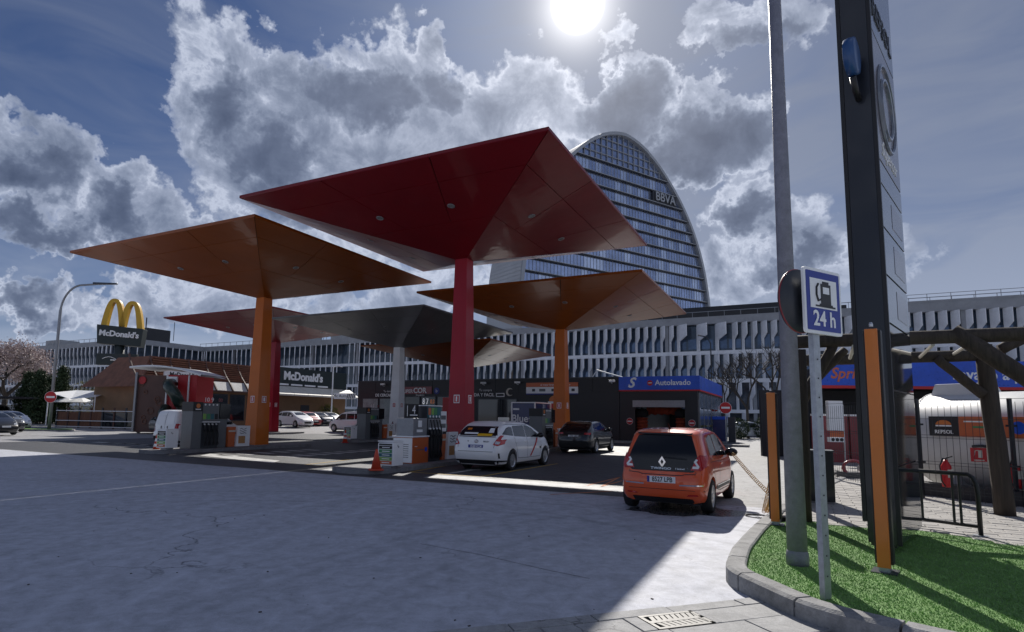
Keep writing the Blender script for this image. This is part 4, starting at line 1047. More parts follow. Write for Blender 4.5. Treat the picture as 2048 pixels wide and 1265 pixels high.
for (u, y, sp, c, lb) in ((590, 60, WAG, 'paint_car_white', 'white estate car, nearest of the row parked by the restaurant'), (613, 63.5, CITY, 'paint_car_red', 'red hatchback parked between white and dark cars'),
                      (634, 67, SUV, 'paint_car_navy', 'dark navy crossover third in the restaurant parking row'), (656, 70.5, WAG, 'paint_car_silver', 'silver white car, last of the row by the restaurant')):
    p = PY(u, 840, y); simple_car(sp, lb, c, (p.x, p.y), HB+radians(12), hz(p.x, p.y), group=PG)
p = PY(318, 840, 47); simple_car(SUV, 'grey car behind the white van near the play tower', 'paint_car_grey', (p.x, p.y), HB, hz(p.x, p.y))
LG = 'cars parked nose out at the far left'
for (u, y, sp, c, lb) in ((18, 51, WAG, 'paint_car_white', 'white car parked at the far left, farthest of the row'), (0, 45.5, SUV, 'paint_car_grey', 'grey car parked at the far left between white and black cars'), (-20, 40, WAG, 'paint_car_black', 'black car at the left picture edge, nearest of its row')):
    p = PY(u, 840, y); simple_car(sp, lb, c, (p.x, p.y), HB, 0, group=LG)
p = PY(-10, 830, 60); simple_car(VAN, 'pale van under the carport behind the blossom tree', 'paint_car_silver', (p.x, p.y), HB, hz(p.x, p.y))
p = PY(1500, 870, 56); simple_car(CITY, 'small white car far off at the end of the wash lane', 'paint_car_white', (p.x, p.y), HB-.4, 0)

# ------------------------------------------------------------------ right foreground: lamp post, sign, totem, posts
ZT = .145
lp = thing('lamp_post', 'tall dark blotchy grey lamp post standing on the turf in the foreground', 'lamp post', (3.48, 6.85, ZT))
MB().lathe([(.118, -.02), (.118, .1), (.112, .13), (.104, .16)], 24).build('base_sleeve', 'lamp_paint', lp, True)
MB().lathe([(.106, .1), (.06, 9.2)], 24).build('pole', 'lamp_paint', lp, True)
MB().tube([(0, 0, 9.15), (0, .15, 9.5), (0, .6, 9.75), (0, 1.4, 9.85)], .045, 10).build('arm', 'lamp_paint', lp, True)
MB().prism([(1.3, 9.8), (2.0, 9.84), (2.0, 9.93), (1.3, 9.95)], -.14, .14, 'x').build('luminaire', 'dark_metal', lp)

sg_ = thing('road_sign', 'blue filling station sign reading 24 h on a galvanised post', 'road sign', (3.09, 5.56, ZT), radians(30))
ps = MB()
for a in ((-.05, .05, .0, .006), (-.05, -.044, .006, .05), (.044, .05, .006, .05)): ps.box(*a, -.05, 3.0)
pst = ps.build('post', 'galvanised', sg_)
for z in [k*.18+.2 for k in range(12)]: MB().lathe([(.008, 0), (.008, .003)], 8, Matrix.Translation((.0, -.0005, z)) @ Matrix.Rotation(pi/2, 4, 'X')).build('bolt_hole', 'black', pst)
def rrect(x0, x1, z0, z1, r, n=5):
    P = []
    for cx_, cz, a in ((x1-r, z1-r, 0), (x0+r, z1-r, 90), (x0+r, z0+r, 180), (x1-r, z0+r, 270)):
        for k in range(n+1): t = radians(a+90*k/n); P.append((cx_+r*cos(t), cz+r*sin(t)))
    return P
zc = 2.735
pn = MB().prism(rrect(-.21, .39, zc-.315, zc+.315, .035), -.03, -.005, 'y').build('sign_panel', 'white', sg_)
MB().prism(rrect(-.18, .36, zc-.285, zc+.285, .012), -.034, -.0305, 'y').build('blue_field', 'blue_sign', pn)
MB().box(-.125, .305, -.038, -.0345, zc-.07, zc+.215).build('white_square', 'white', pn)
ic = MB()
for a in ((.04, .2, -.03, .17), (.015, .225, -.045, -.025)): ic.box(a[0], a[1], -.042, -.0385, zc+a[2], zc+a[3])
ic.box(.07, .17, -.042, -.0385, zc+.168, zc+.195)
ic.build('pump_symbol', 'black', pn)
MB().box(.07, .17, -.045, -.0425, zc+.075, zc+.14).build('symbol_window', 'white', pn)
MB().tube([(.045, -.041, zc+.02), (-.01, -.041, zc+.0), (-.035, -.041, zc+.06), (-.03, -.041, zc+.13), (.0, -.041, zc+.165)], .011, 6).build('symbol_hose', 'black', pn)
MB().box(-.05, .27, -.042, -.0385, zc-.056, zc-.04).build('symbol_ground', 'black', pn)
text('sign_text', '24 h', .205, 'white', pn, (.09, -.037, zc-.175), (pi/2, 0, 0), .002, bold=.004)
rd = thing('round_sign', 'round sign seen from its dark back behind the 24 h sign', 'road sign', (3.09, 5.56, ZT), radians(30))
MB().lathe([(.302, -.02), (.305, 0), (.302, .02)], 36, Matrix.Translation((-.13, .075, zc)) @ Matrix.Rotation(pi/2, 4, 'X')).build('disc', 'anthracite', rd, True)
MB().tube([(-.13+.304*cos(2*pi*k/36), .075, zc+.304*sin(2*pi*k/36)) for k in range(36)], .008, 6, closed=True).build('rim', 'maroon', rd, True)
bx('bracket', 'galvanised', rd, -.1, .06, .045, .06, zc-.02, zc+.02)

TA = atan2(1.32, 1.22)
tt = thing('price_totem', 'tall dark price totem with glossy price panels, rising out of the picture', 'sign', (5.01, 7.43, ZT), TA)
TL, TD, TZ = 1.8, .31, 8.9
bx('core', 'totem_dark', tt, .03, TL-.03, .02, TD-.02, .06, TZ)
bx('side_cladding', 'totem_dark', tt, -.012, .028, .0, TD, .1, TZ, .004)
bx('edge_trim', 'black', tt, -.018, .026, TD+.002, TD+.05, .35, TZ); bx('edge_trim', 'black', tt, -.018, .03, -.045, -.002, .1, TZ)
bx('side_cladding', 'totem_dark', tt, TL-.028, TL, .0, TD, .1, TZ)
mat('panel_grey', (.15, .17, .21), .16, coat=.4); mat('panel_pink', (.14, .125, .145), .2, coat=.4); mat('panel_dark_glass', (.03, .034, .042), .05, spec=.9)  # plain glossy colours of the totem panels
zl = [.1, 1.05, 2.0, 2.86]
for a, b in zip(zl[:-1], zl[1:]): bx('lower_panel', 'panel_dark_glass', tt, .035, TL-.03, -.03, .018, a+.01, b-.01)
zl = [2.86, 3.5, 4.14, 4.74, 5.07]
for a, b in zip(zl[:-1], zl[1:]):
    p = bx('price_panel', 'panel_grey', tt, .035, TL-.03, -.03, .018, a+.014, b-.014, .004)
    if b-a > .5: bx('price_window', 'panel_pink', p, TL*.45, TL*.9, -.034, -.0305, a+.14, b-.12)
p = bx('logo_panel', 'panel_pink', tt, .035, TL-.03, -.03, .018, 5.084, 6.9, .004)
for r_ in (.62, .42): MB().tube([(TL/2+r_*cos(2*pi*k/30), -.036, 6.05+r_*sin(2*pi*k/30)) for k in range(30)], .03, 6, closed=True).build('logo_ring', 'panel_grey', p)
text('panel_script', 'Supercor', .3, 'white', p, (TL/2, -.034, 5.3), (pi/2, 0, 0), shear=.3)
p = bx('name_panel', 'panel_grey', tt, .035, TL-.03, -.03, .018, 6.93, TZ-.02, .004)
text('name_lettering', 'REPSOL', .42, 'dark_metal', p, (TL/2, -.034, 7.3), (pi/2, 0, 0), .01)
bs_ = thing('round_light_sign', 'round blue lightbox sign projecting from the totem side', 'sign', (5.01, 7.43, ZT), TA)
MB().lathe([(.19, -.07), (.235, -.06), (.245, 0), (.235, .06), (.19, .07)], 30, Matrix.Translation((-.33, .14, 6.35)) @ Matrix.Rotation(pi/2, 4, 'X')).build('drum', 'muted_blue', bs_, True)
MB().tube([(-.02, .14, 5.9), (-.2, .14, 5.95), (-.33, .14, 6.08)], .04, 8).build('bracket', 'black', bs_, True)
# orange edged service posts
def orange_post(loc, rz, h, label):
    t = thing('service_post', label, 'post', loc, rz, 'orange fronted service posts')
    bx('body', 'black', t, -.085, .085, -.02, .12, .08, h, .006)
    bx('orange_front', 'orange', t, -.06, .06, -.075, -.021, .05, h+.01, .006)
    bx('foot', 'galvanised', t, -.05, .05, -.06, .1, -.01, .08); bx('floor_plate', 'dark_metal', t, -.12, .12, -.12, .16, -.005, .006)
    MB().lathe([(.02, 0), (.02, .03), (.012, .05)], 10, Matrix.Translation((0, -.02, h+.04))).build('cap', 'steel', t)
orange_post((4.28, 6.58, ZT), radians(-40), 2.62, 'tall orange fronted service post directly in front of the totem')
orange_post((4.45, 9.38, ZT), radians(-30), 2.02, 'orange fronted air hose post left of the lamp post')

# air hose: yellow coil
def helix(p, q, r, turns, sag=0.0, n=10):
    p, q = Vector(p), Vector(q); d = (q-p).normalized(); a = d.orthogonal().normalized(); b = d.cross(a); out = []
    m = int(turns*n)
    for k in range(m+1):
        t = k/m; c = p.lerp(q, t)-Vector((0, 0, sag*4*t*(1-t))); w_ = 2*pi*turns*t; out.append(c+(a*cos(w_)+b*sin(w_))*r)
    return out
ah = thing('air_hose', 'yellow coiled air hose stretched from the orange post to the orange car', 'hose', (0, 0, 0))
e0 = PY(1541, 990, 9.5); e1 = PY(1466, 908, 12.7)
MB().tube(helix(e0, e1, .03, 30, .03), .005, 5).build('coil', 'hose_yellow', ah)
e2 = PY(1543, 960, 9.35); e3 = Vector((G(1528, 1030).x, G(1528, 1030).y, .05))
MB().tube(helix(e2, e3, .035, 24), .005, 5).build('coil', 'hose_yellow', ah); MB().tube(helix(e0+Vector((0.03, 0, -.05)), e3+Vector((.1, .1, .0)), .035, 22), .005, 5).build('coil', 'hose_yellow', ah)
c0 = G(1512, 1034)
MB().tube([(c0.x+.17*cos(t*.25), c0.y+.2*sin(t*.25), .014) for t in range(0, 27)], .009, 5).build('loose_end', 'rubber', ah)

# dark waste bin, bike stand
p = G(1632, 1005, .14)
lb = thing('litter_bin', 'dark square litter bin between the lamp post and sign post', 'bin', (p.x, p.y, .14), radians(-25))
bx('body', 'totem_dark', lb, -.32, .32, -.25, .25, .05, 1.0, .01); bx('lid', 'dark_metal', lb, -.33, .33, -.26, .26, 1.002, 1.03); bx('plinth', 'kerb_grey', lb, -.3, .3, -.24, .24, -.01, .05); bx('label', 'cream', lb, -.3, -.22, -.256, -.2515, .72, .82)
rk = thing('bike_stand', 'black bent tube bicycle stand beside the totem', 'bike stand', (0, 0, 0))
q0 = G(1962, 1073, .14); q1 = G(1845, 1056, .14); d = (q1-q0); top_z = .14+.86
def on(t, z): p = q0+d*t; return (p.x, p.y, z)
MB().tube([on(0, .12), on(0, .75), on(.02, .88), on(.07, .96), on(.14, 1.0), on(1.9, 1.0), on(2.0, .96), on(2.05, .8), on(2.05, .12)], .032, 10).build('frame', 'black', rk, True)
MB().tube([on(0, .27), on(2.05, .27)], .026, 8).build('lower_rail', 'black', rk)
for t in (.3, .42, .98): MB().tube([on(t, .27), on(t, .985)], .018, 8).build('bar', 'black', rk)
MB().lathe([(.1, 0), (.1, .012)], 12, Matrix.Translation(on(0, .14))).build('foot_plate', 'galvanised', rk)

# pergola of logs
pg = thing('log_pergola', 'dark wooden log pergola over the paved corner', 'pergola', (0, 0, 0))
pl_, pr_ = G(1612, 1046, .12), G(2012, 1034, .12)
def log(a, b, r0, r1=None, nm='post'):
    a, b = Vector(a), Vector(b); n = 7; r1 = r1 or r0
    MB().tube([a.lerp(b, k/n)+Vector((random.uniform(-.01, .01), random.uniform(-.01, .01), 0)) for k in range(n+1)], [(r0+(r1-r0)*k/n)*random.uniform(.96, 1.04) for k in range(n+1)], 12).build(nm, 'log_wood', pg, True)
b2l, b2r = PY(1585, 722, 11.4), PY(1966, 711, pr_.y+.05)
b1l, b1r = PY(1580, 685, 10.3), PY(2120, 666, 9.0)
log(pl_, PY(1600, 700, pl_.y+.05), .10, .09); log(pr_, PY(1965, 690, pr_.y), .155, .13)
log(PY(1610, 1010, 11.4), b2l, .1, .09)
log(b2l-(b2r-b2l)*.05, b2r, .105, .105, 'beam'); log(b1l-(b1r-b1l)*.03, b1r, .115, .115, 'beam')
log(PY(1966, 790, pr_.y-.02), PY(1872, 716, pr_.y+.15), .09, .08, 'brace'); log(PY(1905, 664, 9.5), PY(2100, 785, 8.8), .13, .13, 'brace')
log(PY(2000, 700, pr_.y+.1), PY(2120, 640, 10.4), .1, .1, 'brace')
log(PY(1612, 780, 10.6), PY(1690, 700, 10.4), .08, .07, 'brace')
log(PY(1605, 800, 10.3), PY(1668, 690, 10.1), .09, .08, 'brace')
for u, v, u2, v2 in ((1838, 716, 1866, 690), (1902, 712, 1940, 688), (1700, 717, 1708, 692), (1760, 717, 1772, 690)):
    MB().tube([PY(u, v, 10.9), PY(u2, v2, 9.6)], .03, 6).build('batten', 'cream', pg)  # cream colour stands for the sunlight whitening these rafters
log(PY(2100, 1010, 8.8), PY(2100, 660, 8.9), .14, .12)

# mesh fence with panels and posts
fe = thing('mesh_fence', 'dark welded wire mesh fence in front of the gas tank', 'fence', (0, 0, 0))
FP = [G(1640, 954, .12), G(1850, 999, .12), G(2048, 1024, .12), G(2048, 1024, .12)+(G(2048, 1024, .12)-G(1850, 999, .12))*.8]
for a, b in zip(FP[:-1], FP[1:]):
    dd = b-a; Lf = dd.length; u_ = dd.normalized(); mb = MB(); nv = int(Lf/.115)
    n_ = Vector((-u_.y, u_.x, 0))
    for k in range(nv+1):
        p = a+dd*k/nv; mb.box(-.003, .003, -.003, .003, .18, 2.16, Matrix.Translation((p.x, p.y, 0)))
    for z in (.2, .26, .75, .81, 1.3, 1.36, 1.7, 2.1):
        M = Matrix.Translation(a) @ Matrix.Rotation(atan2(u_.y, u_.x), 4, 'Z'); mb.box(0, Lf, -.004, .004, z-.004, z+.004, M)
    mb.build('mesh_panel', 'dark_metal', fe)
for p in (FP[0], FP[1], G(2041, 1015, .12), FP[3]):
    ps = MB().box(-.03, .03, -.03, .03, .0, 2.25, Matrix.Translation((p.x, p.y+.06, 0))).build('post', 'totem_dark', fe)
    for z in (.9, 1.7): MB().box(-.07, .07, -.06, .05, z-.02, z+.02, Matrix.Translation((p.x, p.y+.06, 0))).build('clamp', 'totem_dark', ps)
def extinguisher(u, v, lab):
    p = PY(u, v, 12.2)
    t = thing('fire_extinguisher', lab, 'extinguisher', p, .2, 'red extinguishers on the mesh fence')
    MB().lathe([(.02, -.28), (.085, -.27), (.09, -.2), (.09, .14), (.05, .22), (.03, .27)], 16).build('cylinder', 'red_sign', t, True)
    MB().box(-.07, .07, -.094, -.088, -.08, .08).build('label', 'cream', t)
    MB().tube([(0, 0, .26), (.0, -.02, .31), (.13, -.03, .34)], .014, 6).build('lever', 'black', t); MB().tube([(0, 0, .28), (-.1, -.03, .3), (-.2, -.04, .15), (-.17, -.04, -.15), (-.1, -.05, -.26)], .013, 6).build('hose', 'black', t, True)
extinguisher(1893, 947, 'red fire extinguisher on the fence below the red pictogram sign'); extinguisher(2031, 950, 'red fire extinguisher at the right picture edge behind the log post')
p = PY(1957, 910, 12.25); es = thing('extinguisher_sign', 'square red extinguisher pictogram sign on the fence', 'sign', p, radians(-15))
bx('plate', 'red_sign', es, -.14, .14, -.012, 0, -.14, .14); bx('symbol', 'cream', es, -.01, .06, -.016, -.0125, -.06, .09); bx('symbol_text', 'cream', es, -.09, .09, -.016, -.0125, -.12, -.1); MB().tube([(.0, -.014, .09), (-.06, -.014, .08), (-.08, -.014, -.02)], .008, 5).build('symbol_hose', 'cream', es)

# gas tank
ax = (G(2048, 1024)-G(1850, 999)); ax.z = 0; ax.normalize(); nb = Vector((-ax.y, ax.x, 0))
if nb.y < 0: nb = -nb
c = G(1850, 999)+nb*2.6; c = PY(1832, 880, c.y); c.z = 0
gt_ = thing('gas_tank', 'long white horizontal gas tank behind the mesh fence', 'tank', (c.x, c.y, 0), atan2(ax.y, ax.x))
R1 = Matrix.Rotation(pi/2, 4, 'Y'); zc = 1.38; r_ = 1.06
MB().lathe([(.02, 0), (.55, .06), (.9, .22), (r_, .5), (r_, 3.2)]+[(r_, 6.5), (.9, 6.8), (.02, 7.0)], 40, Matrix.Translation((0, 0, zc)) @ R1).build('shell', 'tank_white', gt_, True)
for x in (.5, 3.2): MB().lathe([(r_+.008, x), (r_+.008, x+.03)], 40, Matrix.Translation((0, 0, zc)) @ R1, False).build('weld_seam', 'tank_white', gt_, True)
MB().prism([(.6, zc+r_-.08), (1.75, zc+r_-.08), (1.62, zc+r_+.2), (.7, zc+r_+.2)], -.35, .35, 'y').build('valve_hood', 'tank_white', gt_, bevel=.03)
for x in (1.0, 4.6): bx('saddle', 'slab_concrete', gt_, x, x+.3, -.7, .7, .0, .75)
bx('plinth', 'dark_cladding', gt_, -.2, 7, -1.5, -1.1, 0, .42)
def tank_y(z): return -sqrt(max(.01, r_**2-(z-zc)**2))
sp = thing('company_sign', 'black and orange company sign on the white tank', 'sign', (c.x, c.y, 0), atan2(ax.y, ax.x))
yy = tank_y(1.35)-.05
q = bx('board', 'black', sp, .98, 1.58, yy-.02, yy, 1.45, 1.88); bx('orange_board', 'orange_red', sp, 1.582, 2.9, yy-.02, yy, 1.45, 1.88)
MB().prism([(1.28+.16*cos(pi*k/10), 1.7+.1*sin(pi*k/10)) for k in range(11)], yy-.026, yy-.0205, 'y').build('logo_dome', 'orange', q)
MB().box(1.12, 1.44, yy-.026, yy-.0205, 1.66, 1.69).build('logo_bar', 'white', q); text('board_lettering', 'REPSOL', .11, 'white', q, (1.28, yy-.024, 1.54), bold=.002)
MB().prism(disc_pts(.13, 16, 2.65, 1.66), yy-.026, yy-.0205, 'y').build('globe', 'blue_band', q); bx('board_line', 'green_label', q, 1.85, 2.4, yy-.024, yy-.0205, 1.64, 1.68)
bx('board_line', 'white', q, 1.68, 2.1, yy-.024, yy-.0205, 1.76, 1.79)
for x in (2.0,): MB().tube([(x-.2, yy+.02, 1.25), (x, yy-.05, 1.27), (x+.25, yy+.02, 1.25)], .03, 8).build('gauge', 'dark_metal', gt_)

# jet wash bays behind
jw = thing('jet_wash', 'jet wash building with a blue sign band and dark red walls', 'building', (PY(1605, 800, 24.5).x, 24.5, 0), radians(-4))
bx('roof', 'dark_cladding', jw, 1.6, 17, .1, 6, 3.2, 4.1)
bnd = MB().prism([(.0, 3.2), (16.5, 3.2), (16.5, 4.25), (1.35, 4.25)], -.1, .08, 'y').build('sign_band', 'blue_band', jw); bx('band_edge', 'red_sign', jw, -.05, 16.5, -.13, .1, 3.08, 3.195)
mat('sprint_orange', (.6, .14, .06), .4)
text('band_lettering', 'Sprint Lav', .62, 'sprint_orange', bnd, (2.35, -.105, 3.68), (pi/2, 0, 0), shear=.25, bold=.012)
text('band_swirl', 'S', 1.15, 'white', bnd, (2.95, -.102, 3.72), (pi/2, 0, 0), shear=.2, bold=.02)
text('band_lettering', 'Lavado a presión', .62, 'white', bnd, (8.0, -.105, 3.68), (pi/2, 0, 0), bold=.01)
bx('rear_wall', 'dark_cladding', jw, 0, 17, 4.5, 4.7, 0, 3.2)
for x in (.6, 5.4, 10.2): bx('bay_column', 'dark_metal', jw, x-.1, x+.1, .1, .3, 0, 3.2)
for x0, x1 in ((.8, 2.25), (2.35, 5.2), (5.6, 9.9)):
    w_ = bx('red_wall', 'maroon', jw, x0, x1, 1.0, 1.12, .0, 1.95); bx('wall_cap', 'white', w_, x0, x1, .97, 1.15, 1.95, 2.03)
pb = thing('payment_box', 'white payment cabinet with an orange label on the red wash wall', 'kiosk', (PY(1672, 830, 24).x, 24.1, 0), radians(-4))
bx('cabinet', 'white', pb, -.28, .28, -.12, .12, 1.35, 2.55, .01); bx('orange_label', 'orange_red', pb, -.27, .27, -.13, -.1215, 1.1, 1.32); bx('label_plate', 'white', pb, -.28, .28, -.13, .12, .9, 1.09)
for k in range(3): MB().prism(disc_pts(.07, 12, -.17+.17*k, .995), -.136, -.1305, 'y').build('symbol', 'black', pb)
bx('pole', 'steel', pb, .3, .34, -.04, .0, 0, 2.4)
hr = thing('vacuum_hose_reel', 'jumble of red hose and steel fittings beside the totem', 'hose', PY(1706, 945, 17), 0)
for k in range(4): MB().tube([(.28*cos(t*.4+k)+.04*k, .05*k, .12+.2*sin(t*.4+k)) for t in range(14)], .035, 7).build('hose_loop', 'maroon', hr, True)
bx('pump_box', 'dark_metal', hr, -.3, .4, -.1, .3, -.55, .0); bx('valve', 'steel', hr, .1, .4, -.2, -.05, .05, .2)

# ------------------------------------------------------------------ shop and car wash
SO = Vector((9.34, 42.66, 0))
sh = thing('filling_station_shop', 'long low black filling station shop with a red name band', 'shop', SO, RZ)
bx('wall', 'shop_black', sh, -24, -.02, .0, 9, -.1, 4.62)
bx('parapet_cap', 'dark_metal', sh, -24.05, .0, -.06, 9, 4.622, 4.7)
for k in range(12): bx('cladding_panel', 'shop_black', sh, -24+2*k+.01, -24+2*k+1.985, -.035, -.003, 3.65, 4.6)
def pane(x0, x1, z0, z1, m='glass_dark', y=-.03):
    f = MB()
    for a in ((x0, x1, z0, z0+.06), (x0, x1, z1-.06, z1), (x0, x0+.06, z0+.06, z1-.06), (x1-.06, x1, z0+.06, z1-.06)): f.box(a[0], a[1], y-.06, y, a[2], a[3])
    w_ = f.build('window', 'dark_metal', sh); bx('glass', m, w_, x0+.05, x1-.05, y-.03, y-.01, z0+.05, z1-.05); return w_
pane(-23.4, -21.6, .5, 3.15, 'glass_poster'); pane(-21.5, -19.7, .5, 3.15, 'glass_poster')
pane(-18.8, -17.2, .1, 3.3); pane(-17.1, -15.6, .1, 3.3); pane(-15.5, -14.0, .1, 3.3); pane(-11.6, -9.6, .5, 3.1); pane(-9.5, -8.1, .5, 3.1); pane(-6.9, -5.6, .1, 2.9, 'glass_blue')
bx('red_door', 'red_sign', sh, -14.9, -14.0, -.1, -.092, 1.0, 3.2)
nb_ = bx('name_band', 'maroon', sh, -19.4, -16.0, -.12, -.037, 3.5, 4.12); text('name_lettering', 'SUPER', .42, 'white', nb_, (-18.5, -.125, 3.72), bold=.01); text('name_lettering', 'COR', .62, 'white', nb_, (-17.2, -.125, 3.78), bold=.02); text('name_lettering', 'Stop&Go', .24, 'white', sh, (-17.2, -.1, 3.4), shear=.3)
MB().prism(disc_pts(.28, 20, -15.55, 3.75), -.06, -.036, 'y').build('wheelchair_sign', 'blue_sign', sh); text('wheelchair_symbol', 'b', .4, 'white', sh, (-15.55, -.065, 3.76))
text('slogan', 'Tu tienda', .26, 'white', sh, (-20.6, -.045, 3.75)); text('slogan', 'DE CERCANIA', .34, 'white', sh, (-20.9, -.045, 3.4), bold=.012)
text('slogan', 'Tu compra', .26, 'white', sh, (-10.9, -.045, 3.78)); text('slogan', 'RAPIDA Y FACIL', .36, 'white', sh, (-11.4, -.045, 3.4), bold=.01); bx('slogan_badge', 'white', sh, -9.95, -9.2, -.05, -.036, 3.24, 3.55); bx('slogan_badge', 'dark_cladding', sh, -9.88, -9.27, -.055, -.0505, 3.31, 3.48)
mo = MB().prism([(-8.75+.32*cos(a), 3.62+.32*sin(a)) for a in [radians(40+k*20) for k in range(15)]]+[(-8.66+.24*cos(a), 3.62+.24*sin(a)) for a in [radians(300-k*20) for k in range(13)]], -.06, -.036, 'y').build('crescent_logo', 'cream', sh)
ob = bx('notice_band', 'orange_red', sh, -7.3, -3.1, -.12, -.037, 4.0, 4.32); bx('notice_band', 'white', sh, -7.3, -3.1, -.12, -.037, 3.5, 3.99)
bx('notice_edge', 'blue_sign', sh, -7.3, -3.1, -.122, -.037, 3.42, 3.498)
for k, x in enumerate((-6.8, -6.2, -5.2, -4.6, -3.6)): bx('notice_symbol', 'dark_metal' if k % 2 == 0 else 'pump_grey', ob, x, x+(.25 if k % 2 == 0 else .5), -.126, -.1205, 3.65, 3.85)
text('notice_lettering', 'el mejor lavado para tu coche', .2, 'white', ob, (-4.9, -.123, 4.15))
lg = thing('round_company_logo', 'round orange and red company logo on the black shop wall', 'sign', SO, RZ)
MB().prism([(-5.0+.42*cos(pi*k/12), 2.9+.42*sin(pi*k/12)) for k in range(13)], -.1, -.04, 'y').build('dome', 'orange', lg); bx('bar', 'white', lg, -5.5, -4.5, -.1, -.04, 2.74, 2.89); MB().prism([(-5.0+.42*cos(pi+pi*k/12), 2.73+.36*sin(pi+pi*k/12)) for k in range(13)], -.1, -.04, 'y').build('bowl', 'red_sign', lg)
text('logo_lettering', 'Klin Lavado', .34, 'white', lg, (-5.0, -.08, 2.15), shear=.3); text('logo_lettering', 'coche', .26, 'white', lg, (-4.8, -.08, 1.85))
for x in (-21, -11.0, -8.0, -.5):
    cm = thing('security_camera', {-21: 'white security camera above the shop window at the left', -11.0: 'small security camera above the shop slogan', -8.0: 'pale security camera on the shop parapet right of the red column', -.5: 'white security camera at the corner beside the car wash band'}[x], 'camera', SO, RZ)
    bx('housing', 'white', cm, x-.14, x+.28, -.5, -.32, 4.28, 4.42, .01); MB().tube([(x, -.04, 4.2), (x, -.3, 4.22), (x, -.4, 4.3)], .025, 6).build('bracket', 'white', cm)
MB().prism(disc_pts(.11, 14, -1.95, 1.35), -.05, -.003, 'y').build('wall_badge', 'white', sh)
vs_ = bx('vertical_banner', 'red_sign', sh, -4.35, -3.95, -.1, -.04, 1.7, 3.1)
for k, ch in enumerate('RUTA'): text('banner_letter', ch, .3, 'white', vs_, (-4.15, -.104, 2.88-.32*k))

cw = thing('car_wash', 'dark car wash tunnel with a bright blue band lettered Autolavado', 'car wash', SO, RZ)
bx('wall', 'shop_black', cw, .02, 1.1, .0, 13, -.1, 3.65); bx('wall', 'shop_black', cw, 4.5, 5.35, .0, .5, -.1, 3.65)
bx('lintel', 'shop_black', cw, 1.1, 4.5, .0, .5, 2.75, 3.65); bx('roof', 'dark_cladding', cw, .02, 5.4, .5, 13, 3.5, 4.3)
bx('back_wall', 'dark_cladding', cw, 1.1, 2.2, 12.8, 13, 0, 3.6); bx('floor', 'slab_concrete', cw, .02, 5.4, -.1, 13, -.02, .03)
bd = bx('sign_band', 'blue_band', cw, -.02, 5.42, -.12, .0, 3.72, 4.66); bx('band_edge', 'red_sign', cw, -.02, 5.43, -.13, .0, 3.62, 3.715)
bx('side_band', 'blue_band', cw, 5.425, 5.52, -.1, 13, 3.72, 4.66); bx('side_edge', 'red_sign', cw, 5.425, 5.53, -.1, 13, 3.62, 3.715)
text('band_lettering', 'Autolavado', .52, 'white', bd, (3.75, -.124, 4.2), bold=.012); text('band_swirl', 'S', .98, 'white', bd, (.85, -.124, 4.2), shear=.35, bold=.03)
MB().prism(disc_pts(.19, 20, 2.2, 4.2), -.14, -.1205, 'y').build('no_entry_disc', 'red_sign', bd); bx('no_entry_bar', 'white', bd, 2.07, 2.33, -.145, -.1405, 4.17, 4.23)
bx('height_bar', 'grey_metal', cw, 1.0, 4.55, -.3, -.12, 2.5, 2.98, .01)
for z in (.0, 1.2, 2.4):
    for k in range(6):
        bx('side_glass', 'glass_blue', cw, 5.36, 5.39, .6+2.05*k, 2.55+2.05*k, z+.1, z+1.15)
for k in range(7): bx('mullion', 'grey_metal', cw, 5.355, 5.41, .53+2.05*k, .6+2.05*k, 0, 3.6)
for i_, (x, y, lb_) in enumerate(((1.35, .9, 'left upright rotating wash brush, red brown with a black top'), (4.15, .9, 'right upright rotating wash brush with a black top'))):
    br = thing('wash_brush', lb_, 'brush', SO+BV*x+AV*y, RZ, 'car wash brushes')
    pr = []
    for k in range(19): pr.append((.42+.06*sin(k*2.3), .25+k*.085))
    MB().lathe(pr, 18).build('bristles', 'brush_red', br); MB().lathe([(.3, 1.8), (.5, 1.87), (.48, 2.2), (.3, 2.4)], 16).build('cover', 'brush_black', br, True); MB().tube([(0, 0, 0), (0, 0, 2.75)], .06, 8).build('shaft', 'dark_metal', br)
hb = thing('wash_brush', 'horizontal red top brush inside the car wash opening', 'brush', SO+BV*2.8+AV*1.6, RZ, 'car wash brushes')
MB().lathe([(.3+.05*sin(k*2.1), -1.2+k*.15) for k in range(17)], 14, Matrix.Translation((0, 0, 2.3)) @ Matrix.Rotation(pi/2, 4, 'Y')).build('bristles', 'brush_red', hb)
bx('frame', 'grey_metal', hb, -1.55, -1.45, -.1, .1, 0, 2.7); bx('frame', 'grey_metal', hb, 1.45, 1.55, -.1, .1, 0, 2.7); bx('frame_beam', 'grey_metal', hb, -1.55, 1.55, -.12, .12, 2.7, 2.85)
def no_entry(loc, rz, label, r=.3, post=None, parent_z=0):
    t = thing('no_entry_sign', label, 'road sign', loc, rz, 'round red no entry signs')
    Mx = Matrix.Rotation(pi/2, 4, 'X')
    MB().lathe([(r, 0), (r, .02)], 24, Mx).build('disc', 'red_sign', t); MB().box(-r*.7, r*.7, -.028, -.0205, -r*.17, r*.17).build('bar', 'white', t)
    MB().tube([(r*cos(2*pi*k/24), -.01, r*sin(2*pi*k/24)) for k in range(24)], .014, 5, closed=True).build('rim', 'white', t)
    if post: bx('post', 'galvanised', t, -.035, .035, .005, .06, -post, .1)
W0 = SO-AV*.03
no_entry(W0+BV*.72+Vector((0, 0, 1.5)), RZ, 'no entry sign on the wall left of the car wash opening', .22)
no_entry(W0+BV*4.95+Vector((0, 0, 1.45)), RZ, 'no entry sign on the wall right of the car wash opening', .22)
p = PY(1451, 816, 44); no_entry(p, -.2, 'no entry sign on a post right of the car wash', .42, p.z)
p = PY(1428, 816, 50); no_entry(p, -.2, 'no entry sign behind the car wash glass, second from the post', .36, p.z)
